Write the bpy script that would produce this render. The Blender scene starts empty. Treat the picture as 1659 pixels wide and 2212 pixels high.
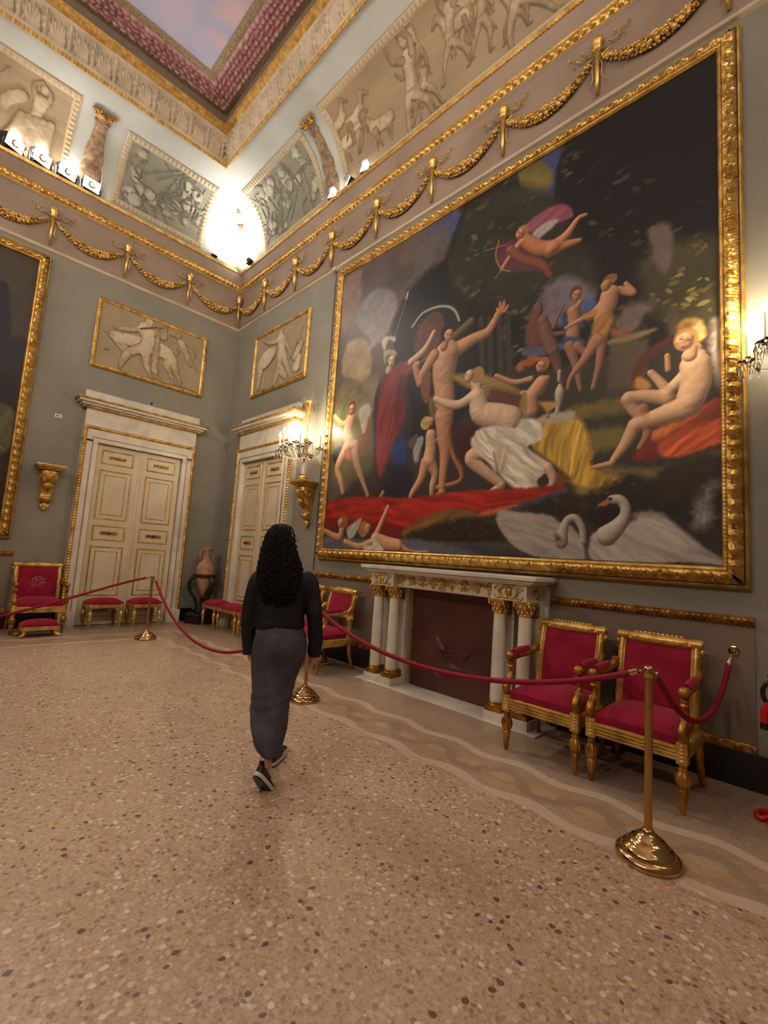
import bpy, bmesh, math, random
import numpy as np
from mathutils import Vector, Matrix, Euler
PI = math.pi
sc = bpy.context.scene
COL = sc.collection
random.seed(7); rng = np.random.RandomState(11)

# ------------------------------------------------------------------ camera, exposure
cam_d = bpy.data.cameras.new('camera'); cam = bpy.data.objects.new('camera', cam_d); COL.objects.link(cam)
sc.camera = cam
YAW, PITCH, ROLL = 0.7837, 0.1042, 0.0652
fw = Vector((math.sin(YAW)*math.cos(PITCH), math.cos(YAW)*math.cos(PITCH), math.sin(PITCH)))
rt = fw.cross(Vector((0, 0, 1))).normalized(); up = rt.cross(fw)
rt, up = rt*math.cos(ROLL)+up*math.sin(ROLL), up*math.cos(ROLL)-rt*math.sin(ROLL)
M = Matrix((rt, up, -fw)).transposed().to_4x4(); M.translation = Vector((-4.2612, -9.0748, 1.42))
cam.matrix_world = M
cam_d.sensor_fit = 'VERTICAL'; cam_d.sensor_height = 24.0; cam_d.lens = 987.17/2212*24.0
cam_d.clip_start = .05
sc.view_settings.view_transform = 'Standard'; sc.view_settings.look = 'None'
sc.view_settings.gamma = 1; sc.view_settings.exposure = -0.12
cy = sc.cycles      # light path limits keep the full-size render quick
cy.max_bounces = 5; cy.diffuse_bounces = 3; cy.glossy_bounces = 3; cy.transmission_bounces = 5; cy.caustics_reflective = False; cy.caustics_refractive = False
cy.use_adaptive_sampling = True; cy.adaptive_threshold = .07
W, D = 11.8, 12.08          # room size: far wall Y=0, painting wall X=0
w = bpy.data.worlds.new('world'); sc.world = w; w.use_nodes = True
w.node_tree.nodes['Background'].inputs[0].default_value = (.9, .75, .6, 1)
w.node_tree.nodes['Background'].inputs[1].default_value = 0.02

# ------------------------------------------------------------------ lamps and added fill lights (light only; only lamps in view get housings below)
def lamp(kind, loc, power, col, aim=None, size=.2, size_y=None, spot=90, blend=.6):
    d = bpy.data.lights.new('lamp_or_fill_light', kind); d.energy = power; d.color = col
    if kind == 'AREA':
        d.size = size
        if size_y: d.shape = 'RECTANGLE'; d.size_y = size_y
    else: d.shadow_soft_size = size
    if kind == 'SPOT': d.spot_size = math.radians(spot); d.spot_blend = blend
    o = bpy.data.objects.new('lamp_or_fill_light', d); COL.objects.link(o); o.location = loc
    if aim is not None:
        o.rotation_euler = (Vector(aim)-Vector(loc)).to_track_quat('-Z', 'Y').to_euler()
    return o
WARM = (1, .87, .70); NEUT = (1, .91, .79); COOL = (1, .97, .91)
# corner uplighter, then added strip fill without fixtures along the four cornice ledges
lamp('AREA', (-.30, -.34, 7.46), 60, COOL, (-.22, -.26, 9), .22)
for s in (3.2, 6.0, 8.8): lamp('AREA', (-.42, -s, 7.46), 5, NEUT, (-2.4, -s, 9.0), 2.2, .12)
for s in (3.6, 6.6, 9.4): lamp('AREA', (-s, -.42, 7.46), 7, NEUT, (-s, -2.4, 9.0), 2.2, .12)
for s in (3.0, 6.0, 9.0):
    lamp('AREA', (-W+.5, -s, 7.46), 60, NEUT, (-W+2.4, -s, 9.2), 2.2, .12)
    lamp('AREA', (-s, -D+.5, 7.46), 60, NEUT, (-s, -D+2.4, 9.2), 2.2, .12)
for x, y in ((-W+.6, -3.0), (-W+.6, -7.0), (-4.0, -D+.6), (-8.0, -D+.6)): lamp('SPOT', (x, y, 7.5), 420, NEUT, (-2.2, -2.6, 9.3), .1, spot=75)  # unseen ledge spots added to brighten the ceiling near the corner
for x in (-2.95, -3.3, -3.65, -4.0): lamp('POINT', (x, -.10, 7.62), 9, COOL, size=.05)  # added points behind the flood lamps, giving the cove a bright halo
# spots aimed into the room; left and back ledge ones unseen, without housings
for x in (-2.95, -3.3, -3.65, -4.0): lamp('SPOT', (x, -.42, 7.40), 110, NEUT, (x-.6, -7.5, 0.5), .06, spot=100)
for y in (-3.2, -3.62, -4.0): lamp('SPOT', (-.42, y, 7.44), 90, NEUT, (-6.0, y-1.5, 0.5), .06, spot=100)
for y in (-3.8, -6.2, -8.4): lamp('SPOT', (-W+.45, y, 7.42), 270, WARM, (-.4, y-.1, 2.6), .07, spot=80)
for x in (-7.6, -5.2, -2.6): lamp('SPOT', (x, -D+.45, 7.42), 190, WARM, (x+.3, -1.0, 2.0), .07, spot=85)

# ------------------------------------------------------------------ mesh helpers
def lin(c):
    c = c/255.0
    return c/12.92 if c <= .04045 else ((c+.055)/1.055)**2.4
def rgb(r, g, b): return (lin(r), lin(g), lin(b), 1)

class MB:
    def __init__(s): s.v = []; s.f = []; s.m = []; s.n = 0
    def add(s, verts, faces, m=0):
        s.v.append(np.asarray(verts, float).reshape(-1, 3))
        n = s.n; s.f += [tuple(i+n for i in f) for f in faces]; s.m += [m]*len(faces); s.n += len(s.v[-1])
        return s
    def box(s, c, d, rot=None, bev=0, m=0, taper=1):
        x, y, z = d[0]/2, d[1]/2, d[2]/2
        b = bev
        if b:
            b = min(b, x*.9, y*.9, z*.9)
            pts = []; fs = []
            bm = bmesh.new(); bmesh.ops.create_cube(bm, size=1)
            for v in bm.verts: v.co = Vector((v.co.x*2*x, v.co.y*2*y, v.co.z*2*z))
            bmesh.ops.bevel(bm, geom=bm.edges[:], offset=b, segments=2, profile=.6, affect='EDGES')
            bm.verts.index_update()
            pts = [v.co.copy() for v in bm.verts]; fs = [[v.index for v in f.verts] for f in bm.faces]; bm.free()
        else:
            pts = [Vector((i*x, j*y, k*z)) for i in (-1, 1) for j in (-1, 1) for k in (-1, 1)]
            fs = [(0, 1, 3, 2), (4, 6, 7, 5), (0, 4, 5, 1), (2, 3, 7, 6), (0, 2, 6, 4), (1, 5, 7, 3)]
        if taper != 1:
            for p in pts:
                k = (p.z+z)/(2*z); q = taper+(1-taper)*k; p.x *= q; p.y *= q
        if rot is not None:
            R_ = Euler(rot).to_matrix() if not isinstance(rot, Matrix) else rot
            pts = [R_ @ p for p in pts]
        return s.add([(p.x+c[0], p.y+c[1], p.z+c[2]) for p in pts], fs, m)
    def grid(s, P, close_u=False, close_v=False, m=0, flip=False):
        P = np.asarray(P, float); nu, nv = P.shape[:2]
        iu = np.arange(nu if close_u else nu-1); iv = np.arange(nv if close_v else nv-1)
        a, b = np.meshgrid(iu, iv, indexing='ij'); a = a.ravel(); b = b.ravel()
        a2 = (a+1) % nu; b2 = (b+1) % nv
        q = np.stack([a*nv+b, a2*nv+b, a2*nv+b2, a*nv+b2], 1)
        if flip: q = q[:, ::-1]
        return s.add(P.reshape(-1, 3), q.tolist(), m)
    def lathe(s, prof, c=(0, 0, 0), n=24, mat=None, m=0, flute=0, famp=0, cap=True, sx=1, sy=1):
        prof = [(max(r, 1e-4), z) for r, z in prof]
        a = np.linspace(0, 2*PI, n, endpoint=False)
        P = np.zeros((len(prof), n, 3))
        for i, (r, z) in enumerate(prof):
            k = 1-famp*(np.abs(np.sin(a*flute/2)) < .35) if flute else 1
            P[i, :, 0] = r*np.cos(a)*k*sx; P[i, :, 1] = r*np.sin(a)*k*sy; P[i, :, 2] = z
        if mat is not None:
            R_ = np.array(mat.to_3x3()); P = P @ R_.T
        P += np.array(c)
        s.grid(P, close_v=True, m=m, flip=True)
        if cap:
            base = s.n-len(prof)*n
            s.f.append(tuple(base+i for i in range(n))[::-1]); s.m.append(m)
            s.f.append(tuple(base+(len(prof)-1)*n+i for i in range(n))); s.m.append(m)
        return s
    def tube(s, pts, rad, n=8, m=0, closed=False, sy=1, twist=None, upv=None):
        pts = [Vector(p) for p in pts]; N = len(pts)
        if not hasattr(rad, '__len__'): rad = [rad]*N
        a = np.linspace(0, 2*PI, n, endpoint=False)
        P = np.zeros((N, n, 3)); prev = Vector(upv) if upv else None
        for i, p in enumerate(pts):
            if closed: t = (pts[(i+1) % N]-pts[i-1])
            else: t = pts[min(i+1, N-1)]-pts[max(i-1, 0)]
            t = t.normalized() if t.length > 1e-9 else Vector((0, 0, 1))
            if prev is None:
                prev = Vector((0, 0, 1)) if abs(t.z) < .9 else Vector((1, 0, 0))
            u = (prev-t*prev.dot(t))
            if u.length < 1e-6: u = t.orthogonal()
            u.normalize(); v = t.cross(u); prev = u
            for j in range(n):
                rr = rad[i]
                if twist: rr *= twist(i, a[j])
                q = p+u*(math.cos(a[j])*rr)+v*(math.sin(a[j])*rr*sy)
                P[i, j] = q
        s.grid(P, close_u=closed, close_v=True, m=m)
        if not closed:
            base = s.n-N*n
            s.f.append(tuple(base+i for i in range(n))[::-1]); s.m.append(m)
            s.f.append(tuple(base+(N-1)*n+i for i in range(n))); s.m.append(m)
        return s
    def ball(s, c, r, n=10, m=0, rot=None):
        if not hasattr(r, '__len__'): r = (r, r, r)
        th = np.linspace(0, PI, n//2+2); ph = np.linspace(0, 2*PI, n, endpoint=False)
        P = np.zeros((len(th), n, 3))
        P[..., 0] = np.sin(th)[:, None]*np.cos(ph); P[..., 1] = np.sin(th)[:, None]*np.sin(ph); P[..., 2] = np.cos(th)[:, None]
        P *= np.array(r)
        if rot is not None: P = P @ np.array(Euler(rot).to_matrix() if not isinstance(rot, Matrix) else rot).T
        return s.grid(P+np.array(c), close_v=True, m=m)
    def prism(s, poly, y0, y1, m=0, axis='y'):
        n = len(poly)
        f = {'y': lambda a, b, h: (a, h, b), 'x': lambda a, b, h: (h, a, b), 'z': lambda a, b, h: (a, b, h)}[axis]
        v = [f(a, b, y0) for a, b in poly]+[f(a, b, y1) for a, b in poly]
        return s.add(v, [tuple(range(n)), tuple(range(2*n-1, n-1, -1))]+[(i, i+n, (i+1) % n+n, (i+1) % n) for i in range(n)], m)

def tag(o, label=None, cat=None, group=None, kind=None):
    if label: o['label'] = label
    if cat: o['category'] = cat
    if group: o['group'] = group
    if kind: o['kind'] = kind
    return o
def obj(name, mb, mats, parent=None, loc=None, rotz=0, angle=40, smooth=True, cols=None, label=None, cat=None, group=None, kind=None, recalc=True):
    me = bpy.data.meshes.new(name)
    V = np.concatenate(mb.v) if mb.v else np.zeros((0, 3))
    me.from_pydata(V.tolist(), [], mb.f)
    if not isinstance(mats, (list, tuple)): mats = [mats]
    for m in mats: me.materials.append(m)
    if len(mats) > 1: me.polygons.foreach_set('material_index', mb.m)
    if cols is not None:
        at = me.color_attributes.new('paint', 'FLOAT_COLOR', 'POINT')
        c4 = np.ones((len(V), 4), np.float32); c4[:, :3] = cols.reshape(-1, 3)
        at.data.foreach_set('color', c4.ravel())
    if recalc:
        bm = bmesh.new(); bm.from_mesh(me); bmesh.ops.recalc_face_normals(bm, faces=bm.faces); bm.to_mesh(me); bm.free()
    if smooth:
        me.polygons.foreach_set('use_smooth', [True]*len(me.polygons))
        if angle < 180: me.set_sharp_from_angle(angle=math.radians(angle))
    me.update()
    o = bpy.data.objects.new(name, me); COL.objects.link(o)
    if parent: o.parent = parent
    if loc is not None: o.location = loc
    o.rotation_euler = (0, 0, rotz)
    return tag(o, label, cat, group, kind)
def thing(name, label, cat, loc=(0, 0, 0), rotz=0, group=None, kind=None):
    o = bpy.data.objects.new(name, None); COL.objects.link(o); o.empty_display_size = .1
    o.location = loc; o.rotation_euler = (0, 0, rotz)
    return tag(o, label, cat, group, kind)
def kids(o): return [c for c in bpy.data.objects if c.parent == o]
def copy_thing(o, loc=None, rotz=None, label=None, parent=None):
    c = o.copy(); COL.objects.link(c)
    if parent: c.parent = parent
    if loc is not None: c.location = loc
    if rotz is not None: c.rotation_euler = (0, 0, rotz)
    if label: c['label'] = label
    for k in kids(o): copy_thing(k, parent=c)
    return c
def sm(a, b, x): 
    t = np.clip((x-a)/(b-a+1e-12), 0, 1); return t*t*(3-2*t)
def spline(pts, n=8, closed=False):
    P = [np.array(p, float) for p in pts]; N = len(P); out = []
    rngi = range(N if closed else N-1)
    for i in rngi:
        p1, p2 = P[i], P[(i+1) % N]
        p0 = P[i-1] if (closed or i > 0) else 2*p1-p2
        p3 = P[(i+2) % N] if (closed or i+2 < N) else 2*p2-p1
        for k in range(n):
            t = k/n
            out.append(.5*((2*p1)+(-p0+p2)*t+(2*p0-5*p1+4*p2-p3)*t*t+(-p0+3*p1-3*p2+p3)*t**3))
    if not closed: out.append(P[-1])
    return [tuple(o) for o in out]

# ------------------------------------------------------------------ materials
def mat(name, col, rough=.5, metal=0, spec=.5, **k):
    m = bpy.data.materials.new(name); m.use_nodes = True
    nt = m.node_tree; b = nt.nodes['Principled BSDF']
    b.inputs['Base Color'].default_value = col; b.inputs['Roughness'].default_value = rough
    b.inputs['Metallic'].default_value = metal; b.inputs['Specular IOR Level'].default_value = spec
    for a, v in k.items(): b.inputs[a.replace('_', ' ')].default_value = v
    return m
def noise_col(m, c1, c2, scale=5, detail=4, rough_var=None, bump=0, bscale=None, coord='Object', lo=.35, hi=.65, dist=0):
    nt = m.node_tree; N = nt.nodes; L = nt.links; b = N['Principled BSDF']
    tc = N.new('ShaderNodeTexCoord'); n = N.new('ShaderNodeTexNoise'); r = N.new('ShaderNodeValToRGB')
    n.inputs['Scale'].default_value = scale; n.inputs['Detail'].default_value = detail; n.inputs['Distortion'].default_value = dist
    r.color_ramp.elements[0].position = lo; r.color_ramp.elements[0].color = c1
    r.color_ramp.elements[1].position = hi; r.color_ramp.elements[1].color = c2
    L.new(tc.outputs[coord], n.inputs['Vector']); L.new(n.outputs[0], r.inputs[0]); L.new(r.outputs[0], b.inputs['Base Color'])
    if bump:
        n2 = N.new('ShaderNodeTexNoise'); n2.inputs['Scale'].default_value = bscale or scale*6; n2.inputs['Detail'].default_value = 3
        bp = N.new('ShaderNodeBump'); bp.inputs['Strength'].default_value = bump; bp.inputs['Distance'].default_value = .01
        L.new(tc.outputs[coord], n2.inputs['Vector']); L.new(n2.outputs[0], bp.inputs['Height']); L.new(bp.outputs[0], b.inputs['Normal'])
    return m
def paint_mat(name, rough=.6, spec=.3, bump=0):
    m = mat(name, (1, 1, 1, 1), rough, 0, spec); nt = m.node_tree
    a = nt.nodes.new('ShaderNodeVertexColor'); a.layer_name = 'paint'
    nt.links.new(a.outputs[0], nt.nodes['Principled BSDF'].inputs['Base Color'])
    return m
M_gold = noise_col(mat('gilding', rgb(214, 170, 90), .36, .7), rgb(184, 136, 62), rgb(230, 190, 108), 9, 5, bump=.25, bscale=60)
M_goldd = noise_col(mat('worn_gilding', rgb(170, 118, 50), .42, .75), rgb(128, 84, 34), rgb(196, 142, 62), 12, 5, bump=.3, bscale=70)
M_goldp = noise_col(mat('painted_gold', rgb(196, 150, 70), .55, .25), rgb(170, 122, 52), rgb(214, 170, 88), 14, 4)
M_brass = mat('polished_brass', rgb(196, 160, 108), .14, 1)
M_brassm = mat('brushed_brass', rgb(186, 150, 90), .33, 1)
M_wall = noise_col(mat('grey_green_wall', rgb(132, 130, 112), .55, 0, .35), rgb(134, 129, 116), rgb(147, 141, 127), 1.3, 5, bump=.06, bscale=40)
M_dado = noise_col(mat('taupe_dado', rgb(125, 108, 92), .6), rgb(118, 101, 86), rgb(132, 114, 97), 1.6, 4)
M_frieze = noise_col(mat('taupe_frieze', rgb(150, 128, 110), .65), rgb(142, 120, 102), rgb(160, 137, 118), 1.2, 4)
M_pale = noise_col(mat('pale_moulding', rgb(196, 178, 150), .6), rgb(184, 166, 138), rgb(206, 188, 160), 3, 4)
M_cove = noise_col(mat('cove_plaster', rgb(184, 184, 176), .8), rgb(174, 174, 166), rgb(192, 192, 184), 1.1, 4)
M_marble = noise_col(mat('white_marble', rgb(218, 206, 188), .28, 0, .5), rgb(206, 196, 180), rgb(226, 215, 199), 2.4, 7, lo=.36, hi=.56, dist=1.2)
M_white = noise_col(mat('cream_paint', rgb(214, 200, 172), .38, 0, .5), rgb(206, 190, 160), rgb(220, 206, 180), 2, 3)
M_black = mat('black_skirting', rgb(24, 20, 20), .35, 0, .5)
M_dark = mat('ebonised_wood', rgb(34, 24, 22), .3)
M_red = noise_col(mat('crimson_velvet', rgb(142, 22, 48), .85, 0, .2, Sheen_Weight=.5), rgb(132, 14, 44), rgb(152, 24, 56), 7, 4, bump=.1, bscale=200)
M_red.node_tree.nodes['Principled BSDF'].inputs['Sheen Tint'].default_value = rgb(230, 120, 130)
M_rope = mat('crimson_rope', rgb(134, 12, 42), .7, 0, .3)
M_housing = mat('lamp_housing', rgb(40, 38, 36), .4, .4)
def emis(name, col, st):
    m = mat(name, col, .4); b = m.node_tree.nodes['Principled BSDF']
    b.inputs['Emission Color'].default_value = col; b.inputs['Emission Strength'].default_value = st
    return m
M_lens = emis('lit_lamp_glass', (1, .94, .86, 1), 90)
M_bulb = emis('lit_candle_bulb', (1, .84, .6, 1), 60)
M_crystal = mat('cut_crystal', (1, 1, 1, 1), .05, 0, .5, Transmission_Weight=1, IOR=1.5)
# ------------------------------------------------------------------ room shell
def side(k):            # (s along the wall, off into the room, z) -> world
    return {'r': lambda s, o, z: (-o, -s, z), 'f': lambda s, o, z: (-s, -o, z),
            'l': lambda s, o, z: (-W+o, -s, z), 'b': lambda s, o, z: (-s, -D+o, z)}[k]
LEN = {'r': D, 'f': W, 'l': D, 'b': W}
def noise2(nx, ny, oct=4, base=4, seed=0):
    r = np.random.RandomState(seed); out = np.zeros((nx, ny)); amp = 1; tot = 0
    for o in range(oct):
        n = base*2**o; g = r.rand(n+2, n+2)
        x = np.linspace(0, n, nx, endpoint=False); y = np.linspace(0, n, ny, endpoint=False)
        xi = x.astype(int); yi = y.astype(int); fx = x-xi; fy = y-yi; fx = fx*fx*(3-2*fx); fy = fy*fy*(3-2*fy)
        a = g[np.ix_(xi, yi)]; b = g[np.ix_(xi+1, yi)]; c = g[np.ix_(xi, yi+1)]; d = g[np.ix_(xi+1, yi+1)]
        out += amp*((a*(1-fx)[:, None]+b*fx[:, None])*(1-fy)+(c*(1-fx)[:, None]+d*fx[:, None])*fy); tot += amp; amp *= .5
    return out/tot
def strip(mb, k, prof, ds=.5, orn=None, sub=1, m=None, s0=None, s1=None, mitre=True):
    """extrude a profile [(off,z)...] along a wall; orn(s, v)->height along the profile's normal; m: material index per profile segment"""
    P = []; seg = []
    for i in range(len(prof)-1):
        n = sub if not isinstance(sub, (list, tuple)) else sub[i]
        for j in range(n): P.append([prof[i][0]+(prof[i+1][0]-prof[i][0])*j/n, prof[i][1]+(prof[i+1][1]-prof[i][1])*j/n]); seg.append((i+j/n))
    P.append(list(prof[-1])); seg.append(len(prof)-1); P = np.array(P, float); seg = np.array(seg)
    T = np.gradient(P, axis=0); T /= np.linalg.norm(T, axis=1)[:, None]+1e-9
    Nn = np.stack([T[:, 1], -T[:, 0]], 1)
    L = LEN[k]; a = 0 if s0 is None else s0; b = L if s1 is None else s1
    ns = max(2, int((b-a)/ds)+1); t = np.linspace(0, 1, ns)
    f = side(k); G = np.zeros((ns, len(P), 3))
    for j in range(len(P)):
        o = P[j, 0] if mitre else 0
        lo = max(a, o) if s0 is None else a; hi = min(b, L-o) if s1 is None else b
        s = lo+(hi-lo)*t
        h = orn(s, np.full(ns, seg[j])) if orn else np.zeros(ns)
        X, Y, Z = f(s, P[j, 0]+Nn[j, 0]*h, P[j, 1]+Nn[j, 1]*h)
        G[:, j, 0] = X; G[:, j, 1] = Y; G[:, j, 2] = Z
    if m is None: mb.grid(G)
    else:
        for i in range(len(prof)-1):
            js = [q for q in range(len(P)) if i <= seg[q] <= i+1]
            mb.grid(G[:, js[0]:js[-1]+1], m=m[i])
    return mb

# floor: terrazzo with a guilloche border band
M_floor = mat('terrazzo', rgb(170, 138, 110), .3, 0, .45)
def build_floor():
    nt = M_floor.node_tree; N = nt.nodes; L = nt.links; b = N['Principled BSDF']
    g = N.new('ShaderNodeNewGeometry'); sep = N.new('ShaderNodeSeparateXYZ'); L.new(g.outputs['Position'], sep.inputs[0])
    def mth(op, a, b_=None, c=None, clamp=False):
        n = N.new('ShaderNodeMath'); n.operation = op; n.use_clamp = clamp
        for i, x in enumerate((a, b_, c)):
            if x is None: continue
            if isinstance(x, (int, float)): n.inputs[i].default_value = x
            else: L.new(x, n.inputs[i])
        return n.outputs[0]
    def mix(fac, a, b_):
        n = N.new('ShaderNodeMix'); n.data_type = 'RGBA'
        if isinstance(fac, (int, float)): n.inputs[0].default_value = fac
        else: L.new(fac, n.inputs[0])
        for i, x in ((6, a), (7, b_)):
            if isinstance(x, tuple): n.inputs[i].default_value = x
            else: L.new(x, n.inputs[i])
        return n.outputs[2]
    def vor(scale, rnd=1.0):
        mp = N.new('ShaderNodeVectorMath'); mp.operation = 'SCALE'; mp.inputs[3].default_value = 1
        nz = N.new('ShaderNodeTexNoise'); nz.inputs['Scale'].default_value = scale*.6; L.new(g.outputs['Position'], nz.inputs['Vector'])
        ad = N.new('ShaderNodeVectorMath'); ad.operation = 'MULTIPLY_ADD'; L.new(nz.outputs['Color'], ad.inputs[0])
        ad.inputs[1].default_value = (.9/scale,)*3; L.new(g.outputs['Position'], ad.inputs[2])
        v = N.new('ShaderNodeTexVoronoi'); v.inputs['Scale'].default_value = scale; v.inputs['Randomness'].default_value = rnd
        L.new(ad.outputs[0], v.inputs['Vector']); return v
    def ramp(x, pts, const=False):
        r = N.new('ShaderNodeValToRGB'); r.color_ramp.interpolation = 'CONSTANT' if const else 'LINEAR'
        e = r.color_ramp.elements
        while len(e) > 1: e.remove(e[-1])
        e[0].position = pts[0][0]; e[0].color = pts[0][1]
        for p, c in pts[1:]: q = e.new(p); q.color = c
        L.new(x, r.inputs[0]); return r.outputs[0]
    def chips(scale, thr, seed):
        v = vor(scale); s = N.new('ShaderNodeSeparateColor'); L.new(v.outputs['Color'], s.inputs[0])
        return v, s
    base = rgb(182, 152, 124)
    nz = N.new('ShaderNodeTexNoise'); nz.inputs['Scale'].default_value = .9; nz.inputs['Detail'].default_value = 3; L.new(g.outputs['Position'], nz.inputs['Vector'])
    basec = ramp(nz.outputs[0], [(.3, rgb(176, 144, 122)), (.7, rgb(192, 164, 140))])
    v1, s1 = chips(42, 0, 0)         # mid chips
    pal = ramp(s1.outputs[0], [(0, rgb(120, 92, 72)), (.09, rgb(206, 184, 158)), (.32, rgb(186, 156, 126)), (.5, rgb(222, 204, 182)), (.62, rgb(164, 128, 100)), (.78, rgb(198, 168, 138)), (.90, rgb(98, 74, 60)), (.95, rgb(160, 146, 142))], True)
    e1 = mth('LESS_THAN', v1.outputs['Distance'], .46)
    c = mix(mth('MULTIPLY', e1, .8), basec, pal)
    v2, s2 = chips(110, 0, 0)        # fine grit
    pal2 = ramp(s2.outputs[0], [(0, rgb(140, 104, 78)), (.15, rgb(190, 158, 128)), (.6, rgb(206, 180, 150)), (.85, rgb(166, 124, 92))], True)
    c = mix(.3, c, pal2)
    v3, s3 = chips(23, 0, 0)         # big pale and dark stones
    big = mth('MULTIPLY', mth('LESS_THAN', v3.outputs['Distance'], .30), mth('GREATER_THAN', s3.outputs[1], .60))
    pal3 = ramp(s3.outputs[0], [(0, rgb(224, 210, 190)), (.42, rgb(92, 66, 48)), (.58, rgb(206, 172, 130)), (.7, rgb(78, 64, 60)), (.85, rgb(190, 176, 166))], True)
    c = mix(mth('MULTIPLY', big, .85), c, pal3)
    v4, s4 = chips(40, 0, 0)         # black chips
    blk = mth('MULTIPLY', mth('LESS_THAN', v4.outputs['Distance'], .24), mth('GREATER_THAN', s4.outputs[2], .90))
    c = mix(mth('MULTIPLY', blk, .92), c, rgb(52, 38, 30))
    # border along the painting wall (X=0) and the far wall (Y=0): d = distance to the wall, s = along
    ax = mth('MULTIPLY', sep.outputs[0], -1); ay = mth('MULTIPLY', sep.outputs[1], -1)
    far = mth('LESS_THAN', ay, ax)
    d = mth('MINIMUM', ax, ay); s = mth('MAXIMUM', ax, ay)
    edge = mth('LESS_THAN', d, 1.56)
    grit = mix(.30, ramp(s2.outputs[1], [(0, rgb(150, 128, 112)), (.4, rgb(176, 152, 132)), (.75, rgb(164, 138, 114))], True), rgb(168, 140, 120))
    ed = mix(.5, c, grit); c = mix(mth('MULTIPLY', mth('LESS_THAN', d, 1.02), .9), c, mix(.55, ed, rgb(158, 134, 116)))
    wv = mth('MULTIPLY', mth('SINE', mth('MULTIPLY', s, 2*PI/.58)), .035)
    la = mth('LESS_THAN', mth('ABSOLUTE', mth('SUBTRACT', mth('SUBTRACT', d, 1.035), wv)), .045)
    lb = mth('LESS_THAN', mth('ABSOLUTE', mth('SUBTRACT', mth('ADD', d, wv), 1.50)), .05)
    band = mth('MULTIPLY', mth('GREATER_THAN', d, 1.0), mth('LESS_THAN', d, 1.52))
    # interlaced waves between the two pale lines
    nw = N.new('ShaderNodeTexNoise'); nw.inputs['Scale'].default_value = 9; L.new(g.outputs['Position'], nw.inputs['Vector'])
    d = mth('ADD', d, mth('MULTIPLY_ADD', nw.outputs[0], .09, -.045)); ph = mth('MULTIPLY', s, 2*PI/.58)
    w1 = mth('MULTIPLY_ADD', mth('SINE', ph), .09, 1.27); w2 = mth('MULTIPLY_ADD', mth('SINE', ph), -.09, 1.27)
    g1 = mth('LESS_THAN', mth('ABSOLUTE', mth('SUBTRACT', d, w1)), .062)
    g2 = mth('LESS_THAN', mth('ABSOLUTE', mth('SUBTRACT', d, w2)), .062)
    c = mix(mth('MULTIPLY', band, .75), c, mix(.4, grit, rgb(170, 140, 116)))
    c = mix(mth('MULTIPLY', mth('MULTIPLY', band, g2), .6), c, mix(.55, grit, rgb(190, 152, 98)))
    c = mix(mth('MULTIPLY', mth('MULTIPLY', band, g1), .5), c, mix(.5, grit, rgb(126, 106, 100)))
    oval = mth('LESS_THAN', mth('ADD', mth('POWER', mth('DIVIDE', mth('SUBTRACT', d, 1.27), .05), 2), mth('POWER', mth('DIVIDE', mth('SUBTRACT', mth('PINGPONG', mth('ADD', s, .145), .145), .0), .09), 2)), 1)
    c = mix(mth('MULTIPLY', mth('MULTIPLY', band, oval), .45), c, rgb(200, 172, 140))
    ln = mth('MAXIMUM', la, lb)
    c = mix(mth('MULTIPLY', ln, .68), c, mix(.7, grit, rgb(224, 202, 178)))
    L.new(c, b.inputs['Base Color'])
    rr = N.new('ShaderNodeTexNoise'); rr.inputs['Scale'].default_value = 3; L.new(g.outputs['Position'], rr.inputs['Vector'])
    L.new(mth('MULTIPLY_ADD', rr.outputs[0], .14, .22), b.inputs['Roughness'])
build_floor()
obj('floor', MB().box((-W/2, -D/2, -.1), (W+.6, D+.6, .2)), M_floor, kind='structure', smooth=False)
t = .25
obj('wall_right', MB().box((t/2, -D/2, 3.7), (t, D, 7.4)), M_wall, kind='structure', smooth=False)
obj('wall_far', MB().box((-W/2, t/2, 3.7), (W+2*t, t, 7.4)), M_wall, kind='structure', smooth=False)
obj('wall_left', MB().box((-W-t/2, -D/2, 3.7), (t, D, 7.4)), M_wall, kind='structure', smooth=False)
obj('wall_back', MB().box((-W/2, -D-t/2, 3.7), (W+2*t, t, 7.4)), M_wall, kind='structure', smooth=False)

tn = [0]
def trim(mb, mats, **k):
    tn[0] += 1
    return obj('trim_%d' % tn[0], mb, mats, kind='structure', **k)
COVE = [(-.01, 7.32), (0, 7.36), (.03, 7.52), (.07, 7.68), (.13, 7.86), (.20, 8.02), (.29, 8.16), (.40, 8.28), (.52, 8.37), (.66, 8.44), (.82, 8.50), (.95, 8.545), (1.06, 8.58)]
_cl = np.concatenate([[0], np.cumsum([math.dist(COVE[i], COVE[i+1]) for i in range(len(COVE)-1)])])
def cove_at(t):          # t = arc length from the foot of the cove
    return np.interp(t, _cl, [c[0] for c in COVE]), np.interp(t, _cl, [c[1] for c in COVE])
def egg(s, v, a=.022, p=.088, lo=0, hi=1):
    q = ((s/p) % 1-.5)*2; y = ((v-lo)/(hi-lo)-.5)*2
    r = 1-(q/.72)**2-(y/.95)**2
    d = 1-(np.abs(np.abs(q)-.98)/.12)**2-(y/.9)**2
    return np.where((v > lo) & (v < hi), np.maximum(a*np.sqrt(np.maximum(r, 0)), .5*a*np.sqrt(np.maximum(d, 0))), 0)
def leaf(s, v, a, p, lo, hi):
    q = ((s/p) % 1-.5)*2; y = np.clip((v-lo)/(hi-lo), 0, 1)
    wdt = .92*np.sin(np.clip(y*.85+.12, 0, 1)*PI)**.6
    body = np.sqrt(np.maximum(1-(q/np.maximum(wdt, .05))**2, 0))
    ribs = .35*np.cos((np.abs(q)*3.2+y*2.2)*2*PI)
    return np.where((v > lo) & (v < hi), a*body*(1+ribs)*(.6+.6*y), 0)
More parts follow.
